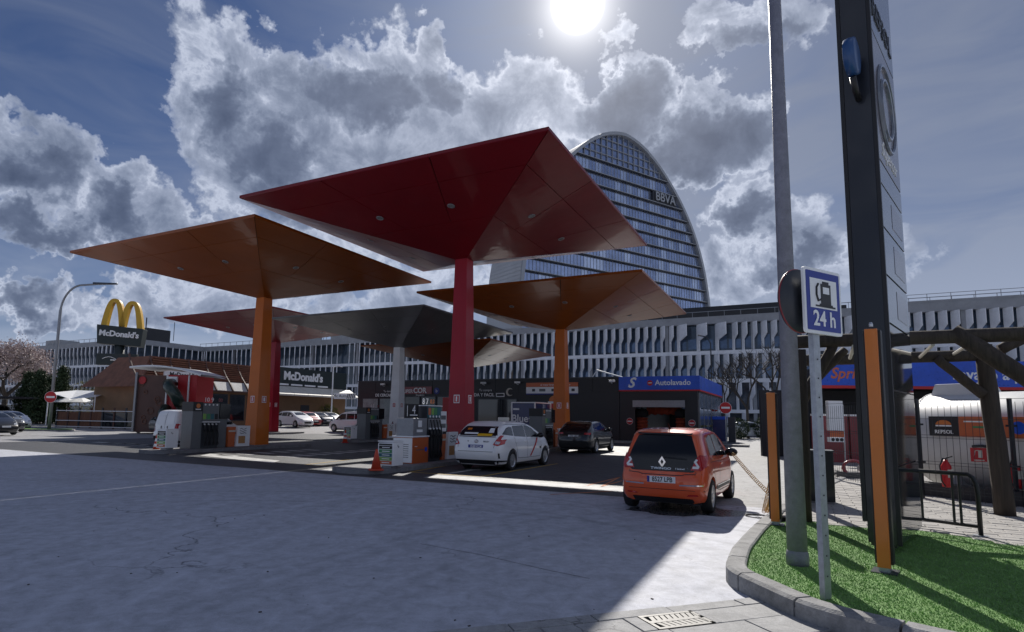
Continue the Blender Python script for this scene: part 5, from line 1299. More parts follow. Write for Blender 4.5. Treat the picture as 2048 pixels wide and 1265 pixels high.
p = PY(1440, 850, 46); vc = thing('vacuum_station', 'dark vacuum station beside the car wash side glass', 'vacuum', (p.x, p.y, 0), RZ)
bx('cabinet', 'navy', vc, -.5, .5, -.3, .3, .05, 1.7, .02); bx('top', 'blue_band', vc, -.52, .52, -.32, .32, 1.702, 1.95, .02); bx('plinth', 'slab_concrete', vc, -.6, .6, -.4, .4, -.02, .05); bx('side_cabinet', 'dark_metal', vc, .6, 1.1, -.25, .25, 0, 1.9)
wk = thing('pavement_edge', 'grey kerb along the shop and car wash front', 'kerb', SO, RZ); wk['kind'] = 'structure'; del wk['category']
bx('kerb_line', 'kerb', wk, -24.5, .9, -1.4, -.0, -.02, .13); bx('kerb_line', 'kerb', wk, 4.7, 8.5, -1.2, -.05, -.02, .13)
# AdBlue tank
p = PY(1022, 830, 34.5)
adb = thing('additive_tank', 'dark blue additive tank box with white frame, lettered Blue on two sides', 'tank', (p.x, p.y, 0), RZ)
bx('box', 'navy', adb, .05, 1.45, .05, 2.4, .1, 2.5)
fr = MB()
for x in (0, 1.45):
    for y in (0, 2.4): fr.box(x, x+.07, y, y+.07, 0, 2.56)
for z in (.05, 2.5):
    for y in (0, 2.4): fr.box(.07, 1.45, y, y+.07, z, z+.06)
    for x in (0, 1.45): fr.box(x, x+.07, .07, 2.4, z, z+.06)
fr.build('frame', 'white', adb)
text('side_lettering', 'Blue+', .6, 'white', adb, (.72, .045, 1.6), bold=.01); text('side_lettering', 'Blue+', .6, 'white', adb, (.045, 1.2, 1.6), (pi/2, 0, -pi/2), bold=.01)
bx('side_panel', 'white', adb, .1, .5, .042, .0485, 2.1, 2.2); bx('side_panel', 'grey_metal', adb, .042, .0485, 1.0, 1.4, 2.0, 2.3)
p = PY(1210, 735, 50); rt = thing('roof_vent', 'pale sloping roof hatch frame on the shop roof', 'roof hatch', (p.x, p.y, 4.6), RZ)
MB().tube([(-1.4, 0, .1), (-.7, 0, 1.15), (1.6, 0, .45), (1.6, 0, .1)], .06, 6).build('frame', 'white', rt); MB().add([(-.7, .1, 1.1), (1.6, .1, .42), (1.6, 1.6, .42), (-.7, 1.6, 1.1)], [(0, 1, 2, 3)]).build('panel', 'slab_concrete', rt)

# ------------------------------------------------------------------ office building with precast fins
OO = Vector((36, 75.6, 0))
of = thing('office_building', 'long white office block with rows of slanted concrete fins behind the station', 'building', OO, RZ)
X0, X1 = -113, 34
bx('core', 'glass_office', of, X0, X1, .9, 26, -.2, 14.7)
def slabs(par, x0, x1, y=0):
    for z0, z1 in ((2.55, 3.0), (6.55, 7.05), (10.35, 10.85)): bx('floor_slab', 'precast', par, x0, x1, y+.0, y+.9, z0, z1)
    bx('parapet', 'slab_concrete', par, x0, x1, y-.12, y+1.2, 14.5, 15.5)
slabs(of, X0, X1)
FANG = radians(44.5)                       # fins turned in plan
def finmesh(h, d0, d1, flip=1):
    prof = [(0, 0), (d1, 0), (d1, h*.38), (d0, h*.56), (d0, h), (0, h)]   # (depth outwards, z): deep above, shallow below
    mb = MB(); mb.prism([(-a, b) for a, b in prof], -.075, .075, 'x'); me = mb.mesh('fin'); bm = bmesh.new(); bm.from_mesh(me); bmesh.ops.recalc_face_normals(bm, faces=bm.faces); bm.to_mesh(me); bm.free(); me.materials.append(MATS['precast']); return me
F1 = finmesh(3.66, .95, .36); F2 = finmesh(3.3, .95, .36); F3 = finmesh(3.55, .95, .36); F4 = finmesh(2.55, 1.0, .6); FW_ = finmesh(3.66, 2.1, .55)
def fin_row(par, me, z, x0, x1, step, y=.3, ang=FANG, wide=None, skip=None):
    x = x0; k = 0
    while x < x1:
        m_ = me
        if skip is None or not skip(x):
            o = mkobj('fin', m_, None, par); o.location = (x, y, z); o.rotation_euler = (0, 0, ang+random.uniform(-.015, .015))
        x += step; k += 1
wide = lambda x: -12 < x < -4.5
fin_row(of, F1, 10.86, -70, 32, 1.17, skip=wide); fin_row(of, F2, 7.06, -70, 32, 1.17)
fin_row(of, F1, 10.86, -112, -72, 1.35); fin_row(of, F2, 7.06, -112, -72, 1.35)
for x in (-11.6, -9.0, -6.6): o = mkobj('fin', FW_, None, of); o.location = (x, .3, 10.86); o.rotation_euler = (0, 0, FANG)
fin_row(of, F3, 3.01, -9, 5, 1.6); fin_row(of, F3, 3.01, -82, -66, 1.3); fin_row(of, F4, 0, -8, 4, 2.2)
for k in range(14):
    x = 31-11*k
    for z0, z1 in ((0, 2.55), (3.0, 6.55), (7.05, 10.35), (10.85, 14.5)): bx('column', 'slab_concrete', of, x-.22, x+.22, .05, .6, z0, z1)
for z0, z1 in ((11.2, 12.6), (7.4, 8.6)):
    for k in range(34):
        x = -26+1.75*k; o = bx('window_pane', 'glass_blue', of, x, x+1.5, .84, .89, z0, z1+random.uniform(-.2, .3))
bx('penthouse', 'dark_cladding', of, -30, 1.5, 3.5, 14, 14.7, 17.5); bx('plant_room', 'dark_cladding', of, 4, 9, 5, 12, 14.7, 16.8)
rl = MB()
for k in range(30):
    x = -28+2.05*k; rl.box(x-.03, x+.03, .5, .56, 15.5, 16.3)
rl.box(-28, 32, .5, .56, 16.26, 16.34); rl.build('roof_railing', 'grey_metal', of)
bx('dark_balcony', 'dark_cladding', of, -30, 1.5, 1.2, 1.4, 15.2, 16.2)
bx('roof_step', 'slab_concrete', of, 12, 34, 2.0, 8, 15.2, 16.2)
rl = MB()
for k in range(9): rl.box(12.5+2.3*k-.03, 12.5+2.3*k+.03, 2.1, 2.16, 16.2, 17.0)
rl.box(12.5, 31.5, 2.1, 2.16, 16.96, 17.02); rl.build('roof_railing', 'grey_metal', of)
MB().tube([(33.2, 1.5, 15.4), (33.2, 1.5, 17.0), (32.7, 1.5, 17.4)], .06, 6).build('roof_lamp', 'grey_metal', of)
for x, y in ((-76, 5), (-88, 6), (-97, 5)): bx('roof_plant', 'slab_concrete', of, x-3, x+2, y, y+4, 15.2, 17.3+random.uniform(-.5, .6))
for x in (-79, -84, -93): MB().tube([(x, 3, 15.3), (x, 3, 18.6)], .05, 5).build('antenna', 'dark_metal', of)
rl = MB()
for k in range(24): rl.box(-112+1.9*k-.03, -112+1.9*k+.03, .5, .56, 15.5, 16.3)
rl.box(-112, -68, .5, .56, 16.24, 16.32); rl.build('roof_railing', 'grey_metal', of)
# projecting far wing
WO = Vector((-69, 113.7, 0))
ow = thing('office_wing', 'far projecting wing of the white finned office block at the left', 'building', WO, RZ)
bx('core', 'glass_office', ow, -52, 0, .9, 20, -.2, 14.7); slabs(ow, -52, 0)
for z0, z1 in ((2.55, 3.0), (6.55, 7.05), (10.35, 10.85)): bx('floor_slab', 'precast', ow, .002, .9, 0, 16, z0, z1)
bx('parapet', 'slab_concrete', ow, .002, 1.0, -.12, 16, 14.5, 15.5)
for me_, z in ((F1, 10.86), (F2, 7.06), (F3, 3.01)): fin_row(ow, me_, z, -51, -.5, 1.45)
for me_, z in ((F1, 10.86), (F2, 7.06), (F3, 3.01)):
    for k in range(11):
        o = mkobj('fin', me_, None, ow); o.location = (.3, .6+1.45*k, z); o.rotation_euler = (0, 0, radians(60))
bx('roof_plant', 'dark_cladding', ow, -12, -1, 3, 8, 14.7, 18.2); bx('roof_plant', 'slab_concrete', ow, -38, -32, 3, 7, 14.7, 17.2); bx('roof_plant', 'slab_concrete', ow, -17, -13, 3, 7, 14.7, 17.0)
for x in (-3, 6): MB().tube([(x, 4, 15.3), (x, 4, 20.5 if x < 0 else 19)], .12 if x < 0 else .06, 5).build('mast', 'dark_metal', ow)
rl = MB()
for k in range(25): rl.box(-50+2*k-.03, -50+2*k+.03, .5, .56, 15.5, 16.3)
rl.box(-50, -1, .5, .56, 16.24, 16.32); rl.build('roof_railing', 'grey_metal', ow)

# ------------------------------------------------------------------ glass tower
tw_ = thing('glass_tower', 'rounded disc shaped glass office tower with dark floor bands, lettered BBVA', 'tower', (13.566, 175, 0), radians(33))
HW = [(0, 43.6), (25, 43.6), (38, 43.4), (46, 42.6), (54.4, 41), (60, 39.4), (67, 36.6), (72.5, 33.7), (78, 30), (82.5, 26.4), (87, 22), (91, 17.6), (93.6, 14), (95.6, 10.6), (97.0, 7.4), (97.9, 4.4), (98.4, 2), (98.6, 0)]
def hw(z): return interp(HW, z)
SC = 37.6
outl = [(SC+x, z) for z, x in HW] + [(SC-x, z) for z, x in reversed(HW[:-1])]
from mathutils import geometry
def dense(tab, n=90):
    out = []
    zs_ = [98.6*sin(pi/2*k/n) for k in range(n+1)]
    # smooth the table
    for z in zs_:
        a = [interp(tab, min(98.6, max(0, z+dz))) for dz in (-2.2, -1.1, 0, 1.1, 2.2)] if z < 95 else [interp(tab, z)]
        out.append((z, sum(a)/len(a)))
    out[-1] = (98.6, 0); return out
HWD = dense(HW)
outl = [(SC+x, z) for z, x in HWD] + [(SC-x, z) for z, x in reversed(HWD[:-1])]
MB().prism(outl, .6, 15.5, 'y').build('core', 'glass_tower', tw_)
n_ = len(outl); rim = MB(); V_ = []
for (x, z) in outl:
    dx, dz = x-SC, z-40; L_ = sqrt(dx*dx+dz*dz) or 1
    for off, y in ((-.2, -.9), (.9, -.9), (.9, 17), (-.2, 17)): V_.append((x+dx/L_*off, y, z+dz/L_*off))
rim.add(V_, [(i*4+k, i*4+(k+1) % 4, (i+1)*4+(k+1) % 4, (i+1)*4+k) for i in range(n_-1) for k in range(4)])
mat('tower_rim', (.38, .40, .43), .5, .2, var=.1, vs=.1); mat('tower_slab', (.02, .022, .03), .5); mat('tower_louvre', (.42, .43, .45), .5, var=.1, vs=.2)
rim.build('rim', 'tower_rim', tw_)
SL = [86.9, 82.3, 78.05, 74.0, 70.0, 66.2, 62.0, 57.95, 53.7, 49.2, 45.0, 40.8, 36.6]
for z in SL:
    h_ = min(hw(z), hw(z+.5))-.1
    s_ = bx('floor_band', 'tower_slab', tw_, SC-h_, SC+h_, -.5, .6, z-.24, z+.2); bx('band_edge', 'tower_rim', s_, SC-h_, SC+h_, -.6, -.5, z+.06, z+.26)
cnt = 0
rows_ = [(a, b) for a, b in zip(SL[1:], SL[:-1])]
for (zb_, zt_) in rows_:
    h_ = hw(zt_)-.4; n = int(2*h_/2.75); st = 2*h_/n
    for k in range(n):
        x = SC-h_+st*k
        if cnt < 292:
            bx('glass_pane', random.choice(('glass_tower', 'glass_tower', 'glass_tower_light')), tw_, x+.12, x+st-.12, .35, .58, zb_+.28, zt_-.3); cnt += 1
    mb = MB()
    for k in range(2*n+1): x = SC-h_+st/2*k; mb.box(x-.05, x+.05, .25, .34, zb_+.24, zt_-.26)
    mb.build('mullions', 'tower_rim', tw_)
mb = MB()
for k in range(15):
    x = SC-18+2.57*k; zt_ = 86.9
    for zz in np.arange(87, 98.4, .2):
        if hw(zz) > abs(x-SC)+.3: zt_ = zz
    if zt_ > 87.2: mb.box(x-.08, x+.08, .1, .58, 87.26, zt_)
for z in (89.8, 92.7, 95.4): h_ = hw(z)-.3; mb.box(SC-h_, SC+h_, .1, .58, z-.09, z+.09)
mb.build('crown_mullions', 'tower_rim', tw_)
for z in np.arange(36, 62, 1.25):
    h_ = hw(z+.6); o = MB().prism([(SC-h_-1.1, z), (SC-h_-.2, z), (SC-hw(z+1.15)-.2, z+1.12), (SC-hw(z+1.15)-1.1, z+1.12)], -.4, 16.6, 'y').build('louvre', 'tower_louvre', tw_)
text('tower_lettering', 'BBVA', 4.4, 'tower_rim', tw_, (SC+19.8, -.9, 80.2), (pi/2, 0, 0), .15, sx=1.0, bold=.04)
bx('letter_board', 'tower_slab', tw_, SC+13.5, SC+26, -.6, .3, 78.3, 82.0)

# ------------------------------------------------------------------ burger restaurant
RO = Vector((-29.5, 60, .3))
re_ = thing('restaurant', 'fast food restaurant with brown mansard roof and cream awnings', 'restaurant', RO, RZ)
bx('wall', 'mcd_wall', re_, -8, 0, -5.6, 22, -.3, 3.75)
prof = [(.75, 3.65), (.25, 4.3), (-.55, 5.2), (-1.1, 6.0), (-1.35, 6.7)]
rf = MB(); V_ = []
for (x, z) in prof: V_ += [(x, -6.6+(z-3.65)*.75, z), (x, 9, z)]
rf.add(V_, [(2*k, 2*k+1, 2*k+3, 2*k+2) for k in range(len(prof)-1)]); rf.add([(x, -6.6+(z-3.65)*.75, z) for x, z in prof]+[(-8.6-(x-.75)*.9, -6.6+(z-3.65)*.75, z) for x, z in prof], [(k, k+1, k+6, k+5) for k in range(4)])
roof = rf.build('roof', 'terracotta', re_)
def rx(z): return interp([(z_, x) for x, z_ in prof], z)
for k in range(9):
    z = 4.75+.22*k; x = rx(z); MB().box(x+.0, x+.14, -5.5+.17*k, 8.9, z, z+.1).build('roof_slat', 'terracotta', roof)
mat('awning_pane', (.42, .41, .40), .4, var=.35, vs=.8)
for k in range(8):
    y = -6.5+2*k
    rb_ = MB()
    for (xa, za), (xb, zb2) in zip(prof[:-1], prof[1:]): rb_.add([(xa+.02, y-.06, za), (xa+.02, y+.06, za), (xb+.02, y+.06, zb2), (xb+.02, y-.06, zb2), (xa+.16, y-.06, za+.06), (xa+.16, y+.06, za+.06), (xb+.16, y+.06, zb2+.06), (xb+.16, y-.06, zb2+.06)], [(4,5,6,7),(0,4,7,3),(1,2,6,5)])
    rb_.build('roof_rib', 'brown_panel', roof)
    if 2 < k: MB().add([(.78, y+.1, 3.66), (.78, y+1.9, 3.66), (.1, y+1.9, 4.58), (.1, y+.1, 4.58), (.74, y+.1, 3.62), (.74, y+1.9, 3.62)], [(0, 1, 2, 3), (0, 4, 5, 1)]).build('awning_pane', 'awning_pane', roof)
bx('fascia', 'brown_panel', re_, .0, .7, -6.4, 9, 3.5, 3.645)
for k in range(6):
    y = -5+2.2*k; f = bx('window', 'dark_metal', re_, .0, .08, y, y+1.9, .5, 3.3); bx('glass', 'glass_dark', f, .081, .1, y+.1, y+1.8, .6, 3.2)
nb2 = bx('name_board', 'white', re_, .1, .3, -3.9, -.1, 4.6, 5.3); text('name_lettering', "McDonald's", .6, 'mcd_black', nb2, (.31, -2.0, 4.95), (pi/2, 0, pi/2), bold=.02)
bb = bx('black_block', 'mcd_black', re_, -6, .5, 9.2, 21.5, 4.6, 6.75)
text('name_lettering', "McDonald's", 1.35, 'white', bb, (.52, 13.8, 5.75), (pi/2, 0, pi/2), .05, bold=.05)
for k in range(6):
    y = 8.8+2.25*k; MB().add([(.5, y, 4.55), (.5, y+2.2, 4.55), (2.0, y+2.2, 3.6), (2.0, y, 3.6), (2.0, y, 3.4), (2.0, y+2.2, 3.4), (.5, y, 4.3), (.5, y+2.2, 4.3)], [(0, 1, 2, 3), (3, 2, 5, 4), (0, 3, 4, 6), (1, 7, 5, 2)]).build('awning', 'cream', re_)
for k in range(4): bx('sign_strip', 'white', re_, .51, .54, 9.6+2.2*k, 11.4+2.2*k, 4.66, 4.85)
bx('side_door', 'dark_metal', re_, .0, .06, 14, 15.4, -.2, 2.4); bx('side_window', 'glass_dark', re_, .0, .06, 18, 19.5, .8, 2.3)
hsgn = PY(688, 794, 72); hs = thing('height_limit_bar', 'striped height limit bar lettered on a post beside the restaurant', 'sign', (hsgn.x, hsgn.y, .3), radians(-10))
bx('bar', 'white', hs, -1.3, 1.5, -.06, .06, 3.2, 3.9); text('bar_lettering', 'Mc Auto', .5, 'black', hs, (-.5, -.065, 3.55))
for k in range(5): MB().prism([(.35+.22*k, 3.25), (.47+.22*k, 3.25), (.62+.22*k, 3.85), (.5+.22*k, 3.85)], -.068, -.0605, 'y').build('stripe', 'black', hs)
bx('post', 'white', hs, -1.6, -1.48, -.06, .06, -.3, 7.2); MB().tube([(-1.5, 0, 7.1), (-.9, -.1, 7.25), (-.3, -.15, 7.1)], .07, 6).build('lamp_head', 'white', hs)

# sign pole with the golden arches
p = G(226, 851, .3); p = PY(226, 851, 62); MP = Vector((p.x, 62, .3))
ms = thing('restaurant_pole_sign', 'tall pole sign with yellow arches above a dark name box', 'sign', MP, radians(8))
MB().lathe([(.55, 0), (.5, 6), (.46, 9)], 20).build('pole', 'mcd_black', ms, True)
nb3 = MB().prism([(-2.0, 7.35+1.0), (2.25, 7.35+.75), (2.4, 10.0), (-2.15, 10.35)], -.55, .55, 'y').build('name_box', 'mcd_black', ms, bevel=.04)
text('name_lettering', "McDonald's", .82, 'white', nb3, (.1, -.58, 9.35), (pi/2, .06, 0), .03, bold=.03)
ab_ = bx('arrow_box', 'mcd_black', ms, -1.9, 2.0, -.6, -.1, 6.1, 7.3, .03)
MB().tube([(-1.3+.28*k, -.62, 6.75+.22*sin(k*.7)) for k in range(10)], .03, 5).build('car_outline', 'white', ab_); MB().tube([(1.25, -.62, 7.05), (1.6, -.62, 6.7), (1.25, -.62, 6.35)], .05, 5).build('arrow', 'white', ab_); MB().tube([(-.5, -.62, 6.65), (.4, -.62, 6.6)], .06, 5).build('car_outline', 'white', ab_)
def arch(x0, x1, zb_, zt_, nm):
    n = 26; pts = []
    for k in range(n+1):
        t = k/n; x = x0+(x1-x0)*t; s_ = 2*t-1; pts.append((x, zb_+(zt_-zb_)*(1-abs(s_)**2.6)))
    mb = MB(); V_ = []
    for k, (x, z) in enumerate(pts):
        a = pts[max(0, k-1)]; b = pts[min(n, k+1)]; d = Vector((b[0]-a[0], b[1]-a[1])).normalized(); nrm = Vector((-d.y, d.x)); t = .17+.12*abs(2*k/n-1)
        for sg, y in ((-1, -.28), (1, -.28), (1, .28), (-1, .28)): V_.append((x+nrm.x*t*sg, y, z+nrm.y*t*sg))
    mb.add(V_, [(k*4+j, k*4+(j+1) % 4, (k+1)*4+(j+1) % 4, (k+1)*4+j) for k in range(n) for j in range(4)]+[(0, 1, 2, 3), (n*4+3, n*4+2, n*4+1, n*4)])
    mb.build(nm, 'golden', ms)
arch(-1.65, .18, 10.0, 13.0, 'golden_arch'); arch(.1, 1.95, 9.8, 12.8, 'golden_arch')

# play tower with slide
p = PY(330, 850, 46); PO = Vector((p.x, 46, 0))
pt_ = thing('play_tower', 'brown and red play tower with arched white roof and dark tube slide', 'play tower', PO, radians(-6))
bx('brown_wall', 'brown_panel', pt_, -2.5, -.2, 0, 2.5, .1, 4.5); bx('red_wall', 'play_red', pt_, -.2, 2.3, .1, 2.4, .1, 4.55); bx('brown_wall', 'brown_panel', pt_, .0, 1.8, -.05, .05, .1, 1.5)
ar_ = MB(); V_ = []
for k in range(13):
    x = -2.95+5.9*k/12; z = 4.7+.55*(1-((k-5)/7.5)**2)-.05*k*.6
    V_ += [(x, -.5, z), (x, 3.2, z), (x, -.5, z+.14), (x, 3.2, z+.14)]
ar_.add(V_, [(4*k+2, 4*k+3, 4*k+7, 4*k+6) for k in range(12)]+[(4*k, 4*k+4, 4*k+5, 4*k+1) for k in range(12)]+[(4*k, 4*k+2, 4*k+6, 4*k+4) for k in range(12)]); ar_.build('arched_roof', 'white', pt_, True)
bx('white_frame', 'white', pt_, -.1, .0, -.1, .0, .1, 4.5); bx('white_frame', 'white', pt_, 1.7, 1.78, -.1, .0, .1, 4.5); bx('white_frame', 'white', pt_, -.1, 1.78, -.12, -.02, 1.55, 1.62); bx('pillar', 'grey_metal', pt_, -2.62, -2.46, -.2, -.05, .1, 4.7)
bx('slide_mouth', 'white', pt_, .0, .75, -.06, .09, 3.2, 4.4)
MB().tube([(.35, .2, 3.85), (.4, -.5, 3.8), (.8, -1.0, 3.55), (1.3, -1.1, 3.1), (1.5, -.8, 2.5), (1.35, -.3, 2.2)], .42, 16).build('tube_slide', 'slide_green', pt_, True)
MB().tube([(.3, -.4, 2.0), (.35, -.8, 1.55), (.8, -1.2, 1.1), (1.5, -1.3, .75)], .4, 16).build('tube_slide', 'slide_green', pt_, True)
for k in range(7): x, z = -2.2+random.uniform(0, 1.8), random.uniform(.8, 4.0); r = random.uniform(.12, .26); MB().tube([(x+r*cos(2*pi*j/14), -.03, z+r*sin(2*pi*j/14)) for j in range(14)], .022, 5, closed=True).build('bubble_ring', 'terracotta', pt_)
MB().lathe([(.3, 0), (.3, .06)], 16, Matrix.Translation((-2.1, -.03, 4.1)) @ Matrix.Rotation(pi/2, 4, 'X')).build('red_disc', 'play_red', pt_)

# terrace fence of glass and wood
tfc = thing('terrace_fence', 'low glazed terrace fence with white rails in front of the restaurant', 'fence', (0, 0, 0))
fa, fb = PY(112, 850, 55), PY(400, 850, 51); fa.z = hz(fa.x, fa.y); fb.z = 0.1
for k in range(13):
    p = fa.lerp(fb, k/12); bx('post', 'brown_panel' if k % 2 else 'dark_metal', tfc, p.x-.06, p.x+.06, p.y-.06, p.y+.06, -.1, 1.95)
    if k < 12:
        q = fa.lerp(fb, (k+1)/12); 
        MB().add([(p.x+.07, p.y, .25), (q.x-.07, q.y, .25), (q.x-.07, q.y, 1.55), (p.x+.07, p.y, 1.55), (p.x+.07, p.y+.02, .25), (q.x-.07, q.y+.02, .25), (q.x-.07, q.y+.02, 1.55), (p.x+.07, p.y+.02, 1.55)], [(0,1,2,3),(7,6,5,4),(3,2,6,7),(0,4,5,1)]).build('glass_panel', 'brown_wood' if k < 4 else 'glass_dark', tfc)
for z in (.22, .75, 1.65): MB().tube([(fa.x, fa.y-.1, z), (fb.x, fb.y-.1, z)], .035, 6).build('rail', 'white', tfc)
for u, lab in ((130, 'white terrace parasol, leftmost behind the glazed fence'), (157, 'small white parasol behind the terrace fence near the dark pole'), (200, 'white parasol under the dark restaurant pole sign')):
    p = PY(u, 850, 60); pr = thing('parasol', lab, 'parasol', (p.x, p.y, .3), 0, 'white terrace parasols')
    MB().tube([(0, 0, 0), (0, 0, 2.7)], .04, 6).build('pole', 'white', pr); MB().lathe([(1.3, 2.15), (1.32, 2.2), (.05, 2.75)], 8, None, False).build('canopy', 'white', pr)
p = PY(143, 790, 57); aw = thing('shade_sail', 'white folded shade awning left of the restaurant roof', 'awning', (p.x, p.y, 0), 0)
MB().add([(-2.3, 0, 3.3), (0, 0, 2.75), (2.4, 0, 3.0), (1.8, 3, 3.6), (-1.6, 3, 3.7)], [(0, 1, 4), (1, 2, 3), (1, 3, 4)]).build('cloth', 'white', aw)
for x in (-2.2, 2.3): MB().tube([(x, 0, .2), (x, 0, 3.2)], .05, 6).build('pole', 'white', aw)

# left street lamp on its kerbed strip with a no entry sign
p = G(98, 859, .1); ls = thing('street_lamp', 'tall pale curved street lamp at the left above the no entry sign', 'street lamp', (p.x, p.y, .1))
k_ = p.y/1183
tz = 1.75+(819-567)*k_; 
pts = [(0, 0, 0), (0, 0, tz*.55), (0, 0, tz*.8)]+[(.0+1.7*(1-cos(radians(a))), 0, tz*.8+(tz*.2-.1)*sin(radians(a))) for a in range(10, 91, 10)]+[(3.0, 0, tz+.0), (4.6, 0, tz+.05)]
MB().tube(pts, [.13]+[.11]*2+[.08]*(len(pts)-3), 10).build('mast', 'grey_metal', ls, True)
MB().prism([(2.6, tz-.02), (4.6, tz+.02), (4.6, tz+.1), (2.6, tz+.14)], -.12, .12, 'y').build('luminaire', 'dark_metal', ls)
no_entry(Vector((p.x, p.y-.16, 1.75+(819-795)*k_)), .1, 'no entry sign on the left street lamp', .46)
md = MB().prism([(p.x+a, p.y+b) for a, b in ((-5, -1.2), (1.4, -1.0), (1.8, .4), (1.2, 1.4), (-5, 1.6))], -.05, .1, 'z'); struct('median', md, 'kerb')
md = MB().prism([(p.x+a*.92, p.y+b*.85) for a, b in ((-5, -1.2), (1.4, -1.0), (1.8, .4), (1.2, 1.4), (-5, 1.6))], .1, .13, 'z'); struct('median_grass', md, 'turf_base')
p = PY(20, 805, 58); cp = thing('carport', 'low dark carport roof behind the parked cars at the left', 'shelter', (p.x, p.y, 0), RZ)
bx('roof', 'dark_cladding', cp, -9, 2, -2.5, 2.5, 2.7, 2.9); 
for x in (-8.5, -3, 1.5): bx('post', 'dark_metal', cp, x-.08, x+.08, -2.3, -2.1, 0, 2.7)
bx('notice', 'white', cp, 1.3, 1.7, -2.36, -2.31, 1.2, 2.1)

# ------------------------------------------------------------------ vegetation
def branches(mb, p, d, L_, r, lvl, tips, spread=.6, n=3):
    q = p+d*L_; mid = (p+q)/2+Vector((random.uniform(-1, 1), random.uniform(-1, 1), 0))*L_*.05
    mb.tube([p, mid, q], [r, r*.85, r*.7], 6 if lvl > 1 else 4, False)
    if lvl <= 1: tips.append(mid)
    if lvl == 0: tips.append(q); return
    for k in range(n):
        a = Vector((random.gauss(0, 1), random.gauss(0, 1), random.gauss(0, .6))).normalized()
        nd = (d*(1-spread*.5)+a*spread+Vector((0, 0, .12))).normalized(); branches(mb, q, nd, L_*random.uniform(.62, .82), r*.62, lvl-1, tips, spread, n)
def leafmesh(tips, rad, per, size, m, parent, nm='crown'):
    T = np.array([tuple(t) for t in tips]); n = len(T)*per
    c = np.repeat(T, per, 0)+np.random.normal(0, rad, (n, 3)); a = np.random.normal(0, 1, (n, 3)); a /= np.linalg.norm(a, axis=1)[:, None]
    b = np.cross(a, np.random.normal(0, 1, (n, 3))); b /= np.linalg.norm(b, axis=1)[:, None]; s_ = np.random.uniform(.6, 1.3, (n, 1))*size
    V_ = np.stack([c-a*s_, c+b*s_*.45, c+a*s_, c-b*s_*.45], 1).reshape(-1, 3); me = bpy.data.meshes.new(nm); me.from_pydata(V_.tolist(), [], np.arange(4*n).reshape(-1, 4).tolist()); me.update(); return mkobj(nm, me, m, parent)
def tree(loc, h, label, leaf, lvl=4, spread=.6, rad=.35, per=14, size=.13, name='tree', trunk=.3, n=3):
    t = thing(name, label, 'tree', loc); mb = MB(); tips = []
    branches(mb, Vector((0, 0, -.2)), Vector((0, 0, 1)), h*trunk, h*(.028 if leaf else .017), lvl, tips, spread, n); mb.build('trunk', 'bark', t)
    if leaf: leafmesh(tips, rad, per, size, leaf, t)
    return t
def at(u, v, Y): p = PY(u, v, Y); return (p.x, p.y, hz(p.x, p.y))
random.seed(21)
tree(at(5, 850, 66), 12.5, 'large pink blossom tree at the left picture edge', 'blossom', 5, .68, .45, 26, .11, 'blossom_tree', .24)
tree(at(-55, 850, 72), 12, 'second blossom tree partly cut by the left picture edge', 'blossom', 5, .66, .45, 20, .12, 'blossom_tree', .25)
def conifer(loc, h, r, label):
    t = thing('conifer', label, 'tree', loc); MB().lathe([(.16, 0), (.05, h*.9)], 8).build('trunk', 'bark', t)
    tips = [Vector((random.uniform(.1, 1)*r*(1-z/h*.85)*cos(a), random.uniform(.1, 1)*r*(1-z/h*.85)*sin(a), z)) for z, a in [(random.uniform(.2, h), random.uniform(0, 2*pi)) for _ in range(420)]]
    leafmesh(tips, .16, 22, .12, 'leaf_dark', t)
conifer(at(118, 850, 60), 5.6, 1.2, 'dark conifer right of the left street lamp'); conifer(at(95, 850, 61), 4.6, 1.4, 'short dark conifer behind the no entry sign'); conifer(at(72, 850, 59), 5.0, 1.9, 'broad dark evergreen behind the white parked car'); conifer(at(50, 850, 62), 5.0, 1.9, 'dark evergreen beside the blossom tree')
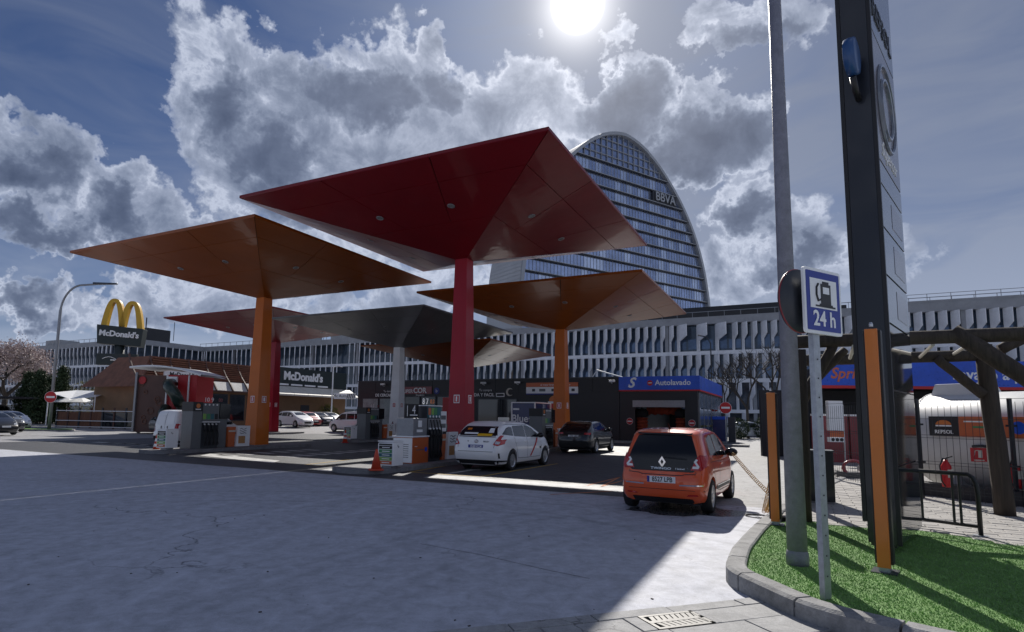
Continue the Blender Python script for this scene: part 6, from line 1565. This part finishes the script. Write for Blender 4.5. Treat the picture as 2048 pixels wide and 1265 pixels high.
def bush(loc, r, label, leaf='leaf_dark', sq=1.0, name='bush'):
    t = thing(name, label, 'bush', loc); MB().tube([(0, 0, -.1), (0, 0, r)], .05, 6).build('stem', 'bark', t); tips = []
    for _ in range(260):
        a = Vector((random.gauss(0, 1), random.gauss(0, 1), random.gauss(0, 1))).normalized()*random.uniform(.75, 1)*r; tips.append(Vector((a.x, a.y, max(.05, r*sq+a.z*sq))))
    leafmesh(tips, .07, 16, .06, leaf, t)
bush(at(1478, 875, 54), .95, 'round clipped bush left of the orange air post'); bush(at(1527, 872, 55), 1.0, 'round clipped bush behind the orange air post')
bush(at(655, 850, 75), 1.3, 'leafy shrub beside the restaurant corner', 'leaf_olive'); bush(at(160, 800, 78), 2.6, 'yellow green shrub behind the terrace parasols', 'leaf_olive'); bush(at(190, 800, 80), 2.8, 'yellow green shrub left of the restaurant roof', 'leaf_olive')
bush(at(1420, 860, 62), .9, 'small green bush seen through the car wash glass', 'leaf_olive'); bush(at(1350, 850, 62), 1.4, 'green bush seen through the open car wash', 'leaf_olive')
tree(at(1496, 870, 57), 10, 'bare winter tree in front of the office block', None, 5, .5, name='bare_tree', trunk=.3); tree(at(1548, 870, 58), 11, 'bare winter tree behind the orange air post', None, 5, .5, name='bare_tree', trunk=.3); tree(at(1450, 870, 68), 8, 'thin bare tree beyond the car wash', None, 4, .5, name='bare_tree', trunk=.35)
p = PY(1425, 830, 66); sl = thing('street_lamp', 'thin street lamp in front of the fins above the car wash', 'street lamp', (p.x, p.y, 0)); MB().tube([(0, 0, 0), (0, 0, 10.2), (-.4, 0, 10.9), (-1.4, 0, 11.1)], .07, 8).build('mast', 'dark_metal', sl, True)

# wet patch under the orange car
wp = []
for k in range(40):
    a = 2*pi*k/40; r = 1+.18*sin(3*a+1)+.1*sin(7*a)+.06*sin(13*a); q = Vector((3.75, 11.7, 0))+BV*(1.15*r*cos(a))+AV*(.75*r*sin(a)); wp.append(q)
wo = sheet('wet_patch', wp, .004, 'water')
